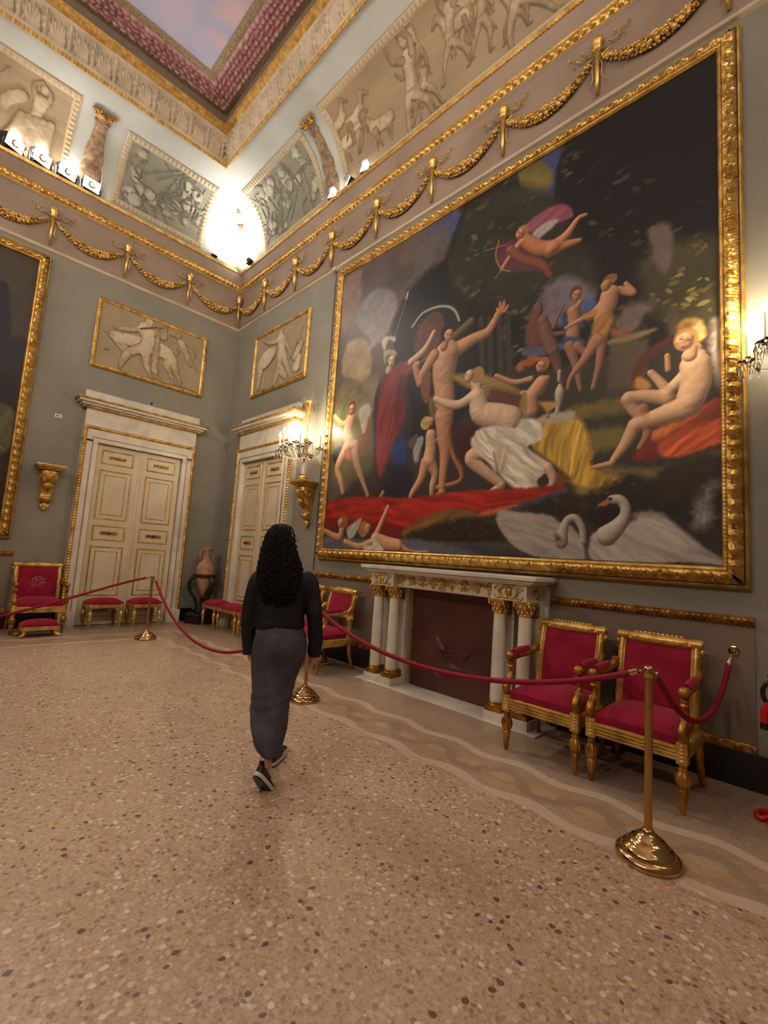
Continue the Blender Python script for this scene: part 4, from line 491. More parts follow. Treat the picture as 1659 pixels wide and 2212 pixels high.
RELIEF_L = [[[(5.2,6.2,0.9),(48.1,4.7,1.3),(101.1,4.2,1.4),(154.6,10.2,1.5),(192.0,5.9,1.2)]],[[(22.4,65.9,3.2),(35.1,63.8,11.1),(48.8,54.6,4.0)],[(17.9,65.8,1.5),(13.2,66.4,1.0)],[(27.1,78.8,1.6),(29.6,84.2,0.9)],[(35.9,56.8,7.1),(43.5,45.1,3.9)],[(47.6,65.2,11.2),(66.9,67.4,12.3),(101.0,67.4,14.2),(119.1,64.6,13.7),(129.3,54.7,10.9)],[(49.6,47.5,7.9),(48.5,28.7,3.9)],[(131.1,55.4,9.5),(140.7,35.1,5.8),(150.0,18.5,4.4),(149.0,10.3,3.3)],[(121.4,44.0,7.9),(130.4,27.7,4.7),(137.8,10.6,3.3)],[(137.4,81.5,1.8),(141.9,75.3,1.5),(139.1,66.3,1.5)]],[[(78.8,96.8,13.8),(86.1,76.9,12.5),(81.6,56.1,12.4)],[(83.9,112.5,8.4),(88.0,106.5,8.4)],[(70.7,93.4,6.1),(48.7,84.2,5.3),(30.1,80.0,3.9)],[(94.4,95.7,7.0),(112.4,93.3,5.7),(112.6,107.2,4.3),(115.2,116.2,2.2)],[(74.7,57.2,8.9),(56.6,42.8,7.3),(48.9,25.2,6.0),(44.8,10.9,3.3)],[(83.6,53.1,9.0),(87.7,31.8,6.9),(94.7,15.3,4.1),(98.8,9.2,3.5)]],[[(93.2,106.8,4.9),(101.1,98.5,4.3),(101.8,60.0,5.7),(101.8,29.3,6.3),(106.8,15.7,4.9)]],[[(70.7,93.4,1.3),(117.1,116.1,1.8)]],[[(143.4,95.9,7.4),(152.3,83.3,6.8),(159.1,73.8,6.1)],[(138.3,107.9,5.2)],[(159.1,73.8,5.3),(172.5,58.4,3.4),(181.1,51.3,2.3)],[(155.4,72.4,4.6),(166.8,56.4,3.0)],[(144.8,100.4,3.3),(131.4,103.0,2.5),(122.1,103.2,1.8)],[(152.5,99.5,3.4),(168.6,93.6,3.8),(174.1,79.4,1.9)]],[[(19.7,35.9,3.1),(24.1,37.6,1.9)]],[[(103.4,14.5,3.5),(125.5,6.5,3.2),(143.8,6.6,2.1)]]]
RELIEF_R = [[[(100.8,36.7,10.3),(123.4,16.2,7.0)]],[[(48.0,66.1,18.7),(61.4,70.2,16.2),(74.6,74.2,10.7)],[(34.3,61.9,13.5),(31.1,38.9,8.9),(27.8,16.0,6.7)],[(47.7,27.0,6.5),(46.8,11.7,5.4)]],[[(149.7,45.5,7.7),(160.0,56.9,8.6),(167.6,65.4,6.6)],[(157.8,72.0,4.9),(158.7,86.1,3.9),(166.3,94.4,1.9)],[(158.7,25.2,11.4),(162.7,38.3,9.5)]],[[(97.8,96.0,11.5),(104.1,77.0,11.3),(102.6,66.2,11.4)],[(97.3,107.6,7.3)],[(84.8,94.3,6.4),(56.5,99.0,5.6),(36.9,108.9,4.6)],[(108.1,92.8,6.2),(128.2,66.2,5.0),(137.0,49.1,4.0)],[(99.8,63.2,10.4),(100.2,40.6,7.2),(90.9,16.7,6.2),(85.8,6.6,4.2)],[(110.0,60.3,10.2),(126.9,33.5,6.9),(142.7,11.4,4.8)]],[[(137.0,49.1,4.0),(151.5,73.9,3.0)]],[[(14.5,7.1,1.8),(86.2,4.6,2.0),(149.6,6.1,1.9),(184.1,9.8,1.4)]]]
# ------------------------------------------------------------------ a small painter: oil scene and low reliefs as mesh paint / mesh height
class Canvas:
    def __init__(s, w, h, res, bg=(60, 50, 44)):
        s.w, s.h, s.res = w, h, res            # cm
        s.nx, s.ny = int(w/res)+1, int(h/res)+1
        s.x = np.linspace(0, w, s.nx); s.y = np.linspace(0, h, s.ny)
        s.img = np.zeros((s.ny, s.nx, 3)); s.img[:] = bg
        n = 1024; s.nz = noise2(n, n, 6, 24, 3); s.nz2 = noise2(n, n, 3, 60, 4); s.rg = np.random.RandomState(9).rand(256, 256)-.5; s.H = np.zeros((s.ny, s.nx)); s.T = np.zeros((s.ny, s.nx))
        s.light = np.array([-.45, .62, .64])
    def win(s, x0, x1, y0, y1):
        i0, i1 = np.searchsorted(s.x, [x0, x1]); j0, j1 = np.searchsorted(s.y, [y0, y1])
        if i1-i0 < 1 or j1-j0 < 1: return None
        X, Y = np.meshgrid(s.x[i0:i1], s.y[j0:j1]); return (slice(j0, j1), slice(i0, i1)), X, Y
    def samp(s, X, Y, k=1.0, second=False):
        A = s.nz2 if second else s.nz
        return A[(np.abs(X*k/s.w*1023)).astype(int) % 1024, (np.abs(Y*k/s.w*1023)).astype(int) % 1024]-.5
    def polymask(s, X, Y, pts, soft):
        ins = np.zeros(X.shape, bool); dmin = np.full(X.shape, 1e9); n = len(pts)
        for i in range(n):
            x1, y1 = pts[i]; x2, y2 = pts[(i+1) % n]
            c = ((y1 > Y) != (y2 > Y)) & (X < (x2-x1)*(Y-y1)/((y2-y1) if y2 != y1 else 1e-9)+x1)
            ins ^= c
            dx, dy = x2-x1, y2-y1; L2 = dx*dx+dy*dy+1e-9
            t = np.clip(((X-x1)*dx+(Y-y1)*dy)/L2, 0, 1)
            dmin = np.minimum(dmin, (X-x1-t*dx)**2+(Y-y1-t*dy)**2)
        d = np.sqrt(dmin)*np.where(ins, 1, -1)
        return np.clip(.5+d/max(soft*1.6, s.res), 0, 1), d
    def blend(s, sl, a, col):
        s.img[sl] = s.img[sl]*(1-a[..., None])+col*a[..., None]
    def poly(s, col, pts, soft, streak, noise, smooth):
        P = spline(pts, 5, True) if smooth and len(pts) > 2 else pts
        A = np.array(P); q = s.win(A[:, 0].min()-soft*2, A[:, 0].max()+soft*2, A[:, 1].min()-soft*2, A[:, 1].max()+soft*2)
        if q is None: return
        sl, X, Y = q; wob = s.samp(X, Y, 2, True)*soft*1.2
        a, d = s.polymask(X+wob, Y-wob, P, soft)
        sh = s.samp(X, Y, .7)*noise*3+s.samp(X, Y, 3)*noise*1.5
        if streak:      # brushed folds: noise stretched along one direction
            an, fr, amp = streak; an = math.radians(an); u = -X*math.sin(an)+Y*math.cos(an); v = X*math.cos(an)+Y*math.sin(an)
            w_ = s.samp(X, Y, .5)*16; u = u+w_; k = fr*.55
            st = 0
            for o_, (ku, kv, g) in enumerate(((k, .9, 1.0), (k*2.1, 1.6, .5), (k*4, 2.5, .25))):
                iu = u*ku*.10+500; iv = v*kv*.035+500
                a0 = np.floor(iu).astype(int); b0 = np.floor(iv).astype(int); fu = iu-a0; fv = iv-b0; fu = fu*fu*(3-2*fu); fv = fv*fv*(3-2*fv)
                G = s.rg; q_ = lambda i, j: G[(i+37*o_) % 256, j % 256]
                st = st+g*((q_(a0, b0)*(1-fu)+q_(a0+1, b0)*fu)*(1-fv)+(q_(a0, b0+1)*(1-fu)+q_(a0+1, b0+1)*fu)*fv)
            sh = sh+amp*1.5*st*np.clip(d/3, .3, 1)
        c = np.array(col, float)[None, None]*(1+sh[..., None]/110)
        s.blend(sl, a, np.clip(c, 4, 250))
    def limb(s, col, pts, flat, relief=False, hs=1.0):
        A = np.array(pts)
        if len(A) > 2: A = np.array(spline(pts, 4))
        if len(A) == 1: A = np.array([A[0], A[0]+[.01, 0, 0]])
        m = A[:, 2].max()*1.15+s.res
        q = s.win(A[:, 0].min()-m, A[:, 0].max()+m, A[:, 1].min()-m, A[:, 1].max()+m)
        if q is None: return
        sl, X, Y = q; best = np.full(X.shape, 1e9); nx = np.zeros(X.shape); ny = np.zeros(X.shape); R = np.ones(X.shape)
        for i in range(len(A)-1):
            x1, y1, r1 = A[i]; x2, y2, r2 = A[i+1]; dx, dy = x2-x1, y2-y1
            t = np.clip(((X-x1)*dx+(Y-y1)*dy)/(dx*dx+dy*dy+1e-9), 0, 1); r = np.maximum(r1+(r2-r1)*t, .2)
            ex, ey = X-x1-t*dx, Y-y1-t*dy; k = np.sqrt(ex*ex+ey*ey)/r
            w_ = k < best; best = np.where(w_, k, best); nx = np.where(w_, ex/r, nx); ny = np.where(w_, ey/r, ny); R = np.where(w_, r, R)
        a = np.clip((1-best)*R/max(s.res, .5)+.5, 0, 1)
        nz = np.sqrt(np.clip(1-np.minimum(best, 1)**2, 0, 1))
        if relief:
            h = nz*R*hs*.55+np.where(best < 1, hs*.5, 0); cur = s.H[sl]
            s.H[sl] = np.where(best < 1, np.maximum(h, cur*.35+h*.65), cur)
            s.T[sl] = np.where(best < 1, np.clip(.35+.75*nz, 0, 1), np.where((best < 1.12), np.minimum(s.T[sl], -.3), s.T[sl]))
            return
        l = nx*s.light[0]+ny*s.light[1]+nz*s.light[2]
        f = .58+.46*np.clip(l, 0, 1)**.8
        if flat: f = np.ones_like(f)*.9+s.samp(X, Y, 3)*.3
        c = np.array(col, float)[None, None]*f[..., None]
        c[..., 0] += (1-f)*10; c = c*(1+s.samp(X, Y, 2)[..., None]*.10)
        s.blend(sl, a, np.clip(c*1.04, 3, 250))
    def ell(s, col, cx, cy, rx, ry, rot, flat):
        m = max(rx, ry)+s.res; q = s.win(cx-m, cx+m, cy-m, cy+m)
        if q is None: return
        sl, X, Y = q; an = math.radians(rot); u = ((X-cx)*math.cos(an)+(Y-cy)*math.sin(an))/rx; v = (-(X-cx)*math.sin(an)+(Y-cy)*math.cos(an))/ry
        k = np.sqrt(u*u+v*v); a = np.clip((1-k)*min(rx, ry)/max(s.res, .5)+.5, 0, 1)
        nz = np.sqrt(np.clip(1-np.minimum(k, 1)**2, 0, 1)); l = u*s.light[0]+v*s.light[1]+nz*s.light[2]
        f = .45+.6*np.clip(l, 0, 1)
        if flat: f = .95+s.samp(X, Y, 3)*.35
        s.blend(sl, a, np.clip(np.array(col, float)[None, None]*np.asarray(f)[..., None], 3, 250))
    def line(s, col, pts, w):
        A = np.array(spline(pts, 5) if len(pts) > 2 else pts); q = s.win(A[:, 0].min()-w-1, A[:, 0].max()+w+1, A[:, 1].min()-w-1, A[:, 1].max()+w+1)
        if q is None: return
        sl, X, Y = q; best = np.full(X.shape, 1e9)
        for i in range(len(A)-1):
            x1, y1 = A[i]; x2, y2 = A[i+1]; dx, dy = x2-x1, y2-y1
            t = np.clip(((X-x1)*dx+(Y-y1)*dy)/(dx*dx+dy*dy+1e-9), 0, 1); best = np.minimum(best, np.hypot(X-x1-t*dx, Y-y1-t*dy))
        s.blend(sl, np.clip((w-best)/s.res+.5, 0, 1), np.array(col, float)[None, None]+0*X[..., None])
    def leaves(s, col, pts, size, thr, seed):
        A = np.array(pts); q = s.win(A[:, 0].min(), A[:, 0].max(), A[:, 1].min(), A[:, 1].max())
        if q is None: return
        sl, X, Y = q; r = np.random.RandomState(seed); pm, d = s.polymask(X, Y, pts, 6); sz = size*.8
        n = int((X.max()-X.min())*(Y.max()-Y.min())/(sz*sz)*.55)
        acc = np.zeros(X.shape); tone = np.ones(X.shape)
        for _ in range(n):
            cx, cy = r.uniform(X.min(), X.max()), r.uniform(Y.min(), Y.max()); an = r.uniform(-.9, .5); k = sz*r.uniform(.35, 1)
            cl = s.nz[int(cx*3) % 1024, int(cy*3) % 1024]
            if cl < thr-.06+.1*r.rand(): continue
            i0, i1 = np.searchsorted(X[0], [cx-k, cx+k]); j0, j1 = np.searchsorted(Y[:, 0], [cy-k, cy+k])
            if i1 <= i0 or j1 <= j0: continue
            x_, y_ = X[j0:j1, i0:i1]-cx, Y[j0:j1, i0:i1]-cy
            u = (x_*math.cos(an)+y_*math.sin(an))/k; v = (-x_*math.sin(an)+y_*math.cos(an))/(k*.42)
            m_ = np.abs(v) < (1-u*u)
            acc[j0:j1, i0:i1] = np.where(m_, .4+.55*r.rand(), acc[j0:j1, i0:i1]); tone[j0:j1, i0:i1] = np.where(m_, r.uniform(.65, 1.25), tone[j0:j1, i0:i1])
        s.blend(sl, acc*np.clip(pm, 0, 1), np.clip(np.array(col, float)[None, None]*tone[..., None], 3, 250))
    def field(s, items, X, Y):
        """heights, alpha and colour of several limbs melted into one body"""
        p = 3.0; SH = np.zeros(X.shape); SC = np.zeros(X.shape+(3,)); A_ = np.zeros(X.shape)
        for col, pts in items:
            A = np.array(pts, float)
            if len(A) > 2: A = np.array(spline(pts, 4))
            if len(A) == 1: A = np.array([A[0], A[0]+[.01, 0, 0]])
            best = np.full(X.shape, 1e9); R = np.ones(X.shape)
            m = A[:, 2].max()*1.6+1; x0, x1, y0, y1 = A[:, 0].min()-m, A[:, 0].max()+m, A[:, 1].min()-m, A[:, 1].max()+m
            i0, i1 = np.searchsorted(X[0], [x0, x1]); j0, j1 = np.searchsorted(Y[:, 0], [y0, y1])
            if i1 <= i0 or j1 <= j0: continue
            sl = (slice(j0, j1), slice(i0, i1)); x_, y_ = X[sl], Y[sl]; bs = best[sl]; Rs = R[sl]
            for i in range(len(A)-1):
                xa, ya, r1 = A[i]; xb, yb, r2 = A[i+1]; dx, dy = xb-xa, yb-ya
                t = np.clip(((x_-xa)*dx+(y_-ya)*dy)/(dx*dx+dy*dy+1e-9), 0, 1); r = np.maximum(r1+(r2-r1)*t, .2)
                k = np.hypot(x_-xa-t*dx, y_-ya-t*dy)/r; w_ = k < bs; bs = np.where(w_, k, bs); Rs = np.where(w_, r, Rs)
            h = Rs*np.sqrt(np.clip(1-(bs/1.0)**2, 0, 1)); w = h**p
            SH[sl] += w; SC[sl] += w[..., None]*np.array(col, float); A_[sl] = np.maximum(A_[sl], np.clip((1-bs)*Rs/max(s.res, .5)+.5, 0, 1))
        H = SH**(1/p); C = SC/np.maximum(SH, 1e-6)[..., None]
        return H, C, A_
    def body(s, items, relief=None):
        allp = np.array([q for _, P in items for q in P]); m = allp[:, 2].max()*1.6+2
        q = s.win(allp[:, 0].min()-m, allp[:, 0].max()+m, allp[:, 1].min()-m, allp[:, 1].max()+m)
        if q is None: return
        sl, X, Y = q; H, C, A = s.field(items, X, Y)
        H = H*(1+.10*s.samp(X, Y, 1.4, True))
        if relief is not None:
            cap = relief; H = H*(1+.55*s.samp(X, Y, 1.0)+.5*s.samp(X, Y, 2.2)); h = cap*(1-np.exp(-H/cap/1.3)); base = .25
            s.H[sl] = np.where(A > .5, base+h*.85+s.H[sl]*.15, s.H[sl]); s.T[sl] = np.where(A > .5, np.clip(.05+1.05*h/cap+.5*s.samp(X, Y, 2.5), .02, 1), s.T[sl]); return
        for _ in range(2): H = (H+np.roll(H, 1, 0)+np.roll(H, -1, 0)+np.roll(H, 1, 1)+np.roll(H, -1, 1))/5
        gy, gx = np.gradient(H, s.res); nz = 1/np.sqrt(1+(gx*gx+gy*gy)*.75); l = (-gx*s.light[0]-gy*s.light[1])*.85*nz+nz*s.light[2]
        f = .46+.60*np.clip(l, 0, 1.1)
        c0 = np.where(C.sum(-1, keepdims=True) > 1, C, np.array(items[0][0], float)); c = c0*f[..., None]*(1+s.samp(X, Y, 2)[..., None]*.10); c[..., 0] += (1-f)*12
        s.blend(sl, A, np.clip(c*1.04, 3, 250))
    def run(s, ops):
        buf = []; last = None
        def isb(o): return (o[0] == 'L' and not o[3]) or (o[0] == 'E' and not o[7])
        for o in list(ops)+[('Z',)]:
            if isb(o):
                if o[0] == 'L': it = (o[1], [tuple(q) for q in o[2]])
                else:
                    r_ = min(o[4], o[5]); d = max(abs(o[5]-o[4]), .01); an = math.radians(o[6]); vx, vy = (-math.sin(an), math.cos(an)) if o[5] > o[4] else (math.cos(an), math.sin(an))
                    it = (o[1], [(o[2]-vx*d, o[3]-vy*d, r_*.86), (o[2]+vx*d*.6, o[3]+vy*d*.6, r_)])
                buf.append(it); continue
            if buf: s.body(buf); buf = []
            if o[0] == 'Z': break
            k, a = o[0], o[1:]
            if k == 'P': s.poly(*a)
            elif k == 'L': s.limb(*a)
            elif k == 'E': s.ell(*a)
            elif k == 'T': s.line(*a)
            elif k == 'N': s.leaves(*a)
def to_lin(img):
    c = np.clip(img, 0, 255)/255.0
    return np.where(c <= .04045, c/12.92, ((c+.055)/1.055)**2.4)
M_oil = paint_mat('oil_on_canvas', .45, .28)
M_gris = paint_mat('grisaille_plaster', .75, .2)
def canvas_obj(cv, name, parent, x0=0, z0=0, y=0, depth=.0, mat_=None, cols=None, warp=None):
    X, Y = np.meshgrid(cv.x/100, cv.y/100)
    P = np.zeros((cv.ny, cv.nx, 3))
    if warp: P = warp(X, Y, cv.H/100)
    else: P[..., 0] = X+x0; P[..., 2] = Y+z0; P[..., 1] = y-cv.H/100
    mb = MB().grid(P)
    return obj(name, mb, mat_ or M_oil, parent, cols=to_lin(cols if cols is not None else cv.img), angle=180, recalc=False)

# framed picture: four mitred sides in ONE mesh, ornamented profile; local X right, Z up, front is -Y
def frame_mb(w, h, prof, orn=None, ds=.02, sub=1, mats=None, mb=None, x0=0, z0=0, y0=0):
    """prof: [(inset, projection)] outer edge -> inner edge"""
    P = []; seg = []
    for i in range(len(prof)-1):
        n = sub[i] if isinstance(sub, (list, tuple)) else sub
        for j in range(n): P.append([prof[i][q]+(prof[i+1][q]-prof[i][q])*j/n for q in (0, 1)]); seg.append(i+j/n)
    P.append(list(prof[-1])); seg.append(len(prof)-1); P = np.array(P, float); seg = np.array(seg)
    T = np.gradient(P, axis=0); T /= np.linalg.norm(T, axis=1)[:, None]+1e-9
    mb = mb or MB()
    cs = [(0, 0), (w, 0), (w, h), (0, h)]
    for e in range(4):
        a = np.array(cs[e], float); b = np.array(cs[(e+1) % 4], float); L = np.linalg.norm(b-a); t_ = (b-a)/L; n_ = np.array([-t_[1], t_[0]])
        ns = max(2, int(L/ds)+1); k = np.linspace(0, 1, ns); G = np.zeros((ns, len(P), 3))
        for j in range(len(P)):
            ins, pr = P[j]; s = ins+(L-2*ins)*k
            hh = orn(s, np.full(ns, seg[j])) if orn else 0
            dn = T[j, 0]; di = -T[j, 1]       # profile normal: (inset, projection)
            G[:, j, 0] = x0+a[0]+t_[0]*s+n_[0]*(ins+di*hh); G[:, j, 2] = z0+a[1]+t_[1]*s+n_[1]*(ins+di*hh)
            G[:, j, 1] = y0-(pr+dn*hh)
        if mats is None: mb.grid(G, flip=True)
        else:
            for i in range(len(prof)-1):
                js = [q for q in range(len(P)) if i <= seg[q] <= i+1]; mb.grid(G[:, js[0]:js[-1]+1], m=mats[i], flip=True)
    return mb
def leaf_orn(p, a, lo, hi, bead=None):
    def f(s, v):
        q = ((s/p) % 1-.5)*2; y = np.clip((v-lo)/(hi-lo), 0, 1)
        lf = a*np.sqrt(np.maximum(1-(q/(.18+.74*np.sin(np.clip(y*.8+.15, 0, 1)*PI)))**2, 0))*(1+.3*np.cos(np.abs(q)*14+y*7))
        dart = a*.9*(np.abs(np.abs(q)-1) < .10*(1-y)+.03)
        h = np.where((v > lo) & (v < hi), np.maximum(lf, dart), 0)
        if bead: h = h+np.where((v > bead[0]) & (v < bead[1]), bead[3]*np.abs(np.sin(s*PI/bead[2])), 0)
        return h
    return f

# ------------------------------------------------------------------ the great painting over the fireplace
px0, pz0, pw, ph = 3.4608, 1.3767, 5.154, 4.618
big = thing('framed_painting', 'huge gilt-framed oil painting of figures and swans in a dark wooded glade above the fireplace', 'painting', (0, -px0, pz0), -PI/2)
FP = [(0, 0), (0, .05), (.018, .062), (.03, .05), (.05, .055), (.10, .105), (.118, .105), (.125, .088), (.145, .09), (.158, .075), (.158, .05)]
obj('gilt_frame', frame_mb(pw, ph, FP, leaf_orn(.112, .026, 3.05, 5.6, (7, 8, .03, .008)), .011, [1, 1, 1, 1, 5, 2, 1, 3, 1, 1]), M_gold, big, angle=60)
cv = Canvas(483.5, 429, .72); cv.run(PAINT_MAIN)
canvas_obj(cv, 'canvas', big, .159, .163, -.062)
obj('stretcher', MB().box((pw/2, -.03, ph/2), (pw-.04, .05, ph-.04)), M_dark, big, smooth=False)
# the painting on the far wall, cut by the frame of the photograph
lw = 4.9
lp = thing('framed_painting', 'gilt-framed dark oil painting with a veiled woman, on the far wall left of the doorway', 'painting', (-3.3166-lw, 0, pz0), 0)
obj('gilt_frame', frame_mb(lw, ph, FP, leaf_orn(.112, .026, 3.05, 5.6, (7, 8, .03, .008)), .014, [1, 1, 1, 1, 5, 2, 1, 3, 1, 1]), M_gold, lp, angle=60)
c2 = Canvas(lw*100-32, 429, 1.0, (58, 46, 40)); wR = lw*100-32
def LR(x): return wR-x
c2.run([('P', (74, 62, 52), [(0, 429), (wR, 429), (wR, 300), (0, 300)], 12, 0, 8, 0), ('P', (44, 38, 42), [(0, 280), (LR(90), 330), (LR(55), 345), (LR(30), 330), (LR(25), 290), (wR, 280), (wR, 120), (0, 120)], 6, 0, 8, 1),
        ('P', (36, 34, 44), [(LR(60), 290), (LR(48), 360), (LR(34), 375), (LR(26), 340), (LR(22), 280), (LR(50), 250)], 3, 0, 10, 1),
        ('P', (42, 28, 28), [(0, 240), (wR, 230), (wR, 0), (0, 0)], 10, (88, 6, 12), 6, 0),
        ('P', (92, 84, 54), [(LR(90), 170), (LR(60), 186), (LR(8), 186), (LR(0), 150), (LR(8), 110), (LR(70), 100)], 3, (70, 6, 16), 8, 1),
        ('P', (70, 50, 56), [(LR(80), 130), (LR(20), 130), (LR(10), 60), (LR(90), 40)], 5, (80, 6, 14), 8, 1),
        ('L', (206, 150, 118), [(LR(55), 185, 12), (LR(45), 165, 14)], 0), ('E', (200, 140, 108), LR(62), 203, 13, 17, 0, 0),
        ('P', (118, 96, 98), [(LR(85), 215), (LR(60), 228), (LR(36), 212), (LR(22), 180), (LR(40), 185), (LR(50), 205), (LR(70), 215)], 2, (-30, 8, 20), 6, 1),
        ('L', (196, 140, 106), [(LR(40), 95, 8), (LR(20), 112, 7), (LR(14), 118, 5)], 0),
        ('L', (186, 150, 120), [(120, 240, 20), (130, 170, 26), (150, 90, 18)], 0), ('E', (190, 136, 104), 118, 275, 14, 17, 0, 0),
        ('P', (120, 40, 40), [(160, 180), (230, 200), (260, 80), (180, 40), (140, 60)], 4, (70, 6, 20), 8, 1)])
canvas_obj(c2, 'canvas', lp, .159, .163, -.062)
obj('stretcher', MB().box((lw/2, -.03, ph/2), (lw-.04, .05, ph-.04)), M_dark, lp, smooth=False)

# ------------------------------------------------------------------ grisaille relief panels over the two doors
SF = [(0, 0), (0, .035), (.012, .042), (.02, .034), (.05, .04), (.06, .035), (.068, .02)]
def relief_col(c, bgc, fg, dk):  # shade painted into the colour: tone follows height, crevices and steep edges darkened
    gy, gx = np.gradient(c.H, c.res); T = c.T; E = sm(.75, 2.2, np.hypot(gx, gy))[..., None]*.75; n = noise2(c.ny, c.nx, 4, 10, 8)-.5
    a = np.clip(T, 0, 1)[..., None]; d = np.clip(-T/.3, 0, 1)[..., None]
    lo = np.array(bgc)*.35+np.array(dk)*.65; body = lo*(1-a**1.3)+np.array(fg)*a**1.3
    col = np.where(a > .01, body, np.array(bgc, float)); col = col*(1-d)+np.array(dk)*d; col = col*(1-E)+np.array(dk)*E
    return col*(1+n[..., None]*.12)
for nm, data, w_, loc, rz, lab in (('L', RELIEF_L, 1.954, (-2.60, 0, 4.426), 0, 'gilt-framed grisaille relief of a man leading a bull, above the door on the far wall'),
                                    ('R', RELIEF_R, 1.861, (0, -.857, 4.426), -PI/2, 'gilt-framed grisaille relief of figures with a deer, above the corner door')):
    r = thing('relief_panel', lab, 'relief', loc, rz)
    obj('gilt_frame', frame_mb(w_, 1.25, SF, leaf_orn(.05, .012, 3.05, 4.0), .008, [1, 1, 1, 5, 1, 1]), M_gold, r, angle=60)
    c = Canvas(w_*100-13, 112, .75)
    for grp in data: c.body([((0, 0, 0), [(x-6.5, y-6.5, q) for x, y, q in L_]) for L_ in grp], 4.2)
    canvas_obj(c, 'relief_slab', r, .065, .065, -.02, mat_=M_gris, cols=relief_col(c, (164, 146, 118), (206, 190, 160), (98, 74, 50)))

# ------------------------------------------------------------------ painted panels on the cove
def cove_warp(k, s0, t0):
    f = side(k)
    def wfn(X, Y, H):
        t_ = t0+Y; o, z = cove_at(t_); e = 1e-3; o2, z2 = cove_at(t_+e); o1, z1 = cove_at(t_-e)
        to, tz = (o2-o1), (z2-z1); l = np.hypot(to, tz)+1e-9; no, nz = tz/l, -to/l
        H = H+.006
        X_, Y_, Z_ = f(s0+X, o+no*H, z+nz*H); return np.stack([X_, Y_, Z_+0*X], -1)
    return wfn
def person_limbs(x, y, h, lean=0, arm=1, st=0):
    """a small figure for the frieze panels: list of limb chains, x,y = hips, h = height in cm"""
    u = h/8.0; r = np.random.RandomState(int(st*17+x))
    sx, sy = x+lean*u*2.2, y+2.6*u
    a1, a2 = r.uniform(-.6, 2.4), r.uniform(.4, 2.6)
    out = [[(x, y, u*.62), ((x+sx)/2, (y+sy)/2, u*.6), (sx, sy, u*.75)], [(sx+lean*u*.4, sy+u*1.25, u*.48), (sx+lean*u*.4, sy+u*1.4, u*.44)]]
    for sgn, a in ((-1, a1), (1, a2)):
        ex, ey = sx+sgn*u*.7+sgn*math.cos(a)*u*1.3, sy+math.sin(a)*u*1.2; hx, hy = ex+math.cos(a+.8)*sgn*u*1.2, ey+math.sin(a+.9)*u*1.2
        out.append([(sx+sgn*u*.6, sy+.1*u, u*.36), (ex, ey, u*.28), (hx, hy, u*.2)])
    for sgn in (-1, 1):
        g = r.uniform(.2, .8)*sgn; kx, ky = x+math.sin(g)*u*2+sgn*u*.3, y-math.cos(g)*u*1.9; g2 = g-.5*sgn*r.rand()-.15*lean
        out.append([(x+sgn*u*.3, y-.2*u, u*.5), (kx, ky, u*.36), (kx+math.sin(g2)*u*2, ky-math.cos(g2)*u*1.9, u*.2), (kx+math.sin(g2)*u*2+sgn*u*.5, ky-math.cos(g2)*u*2, u*.16)])
    return out
PF = lambda c: None
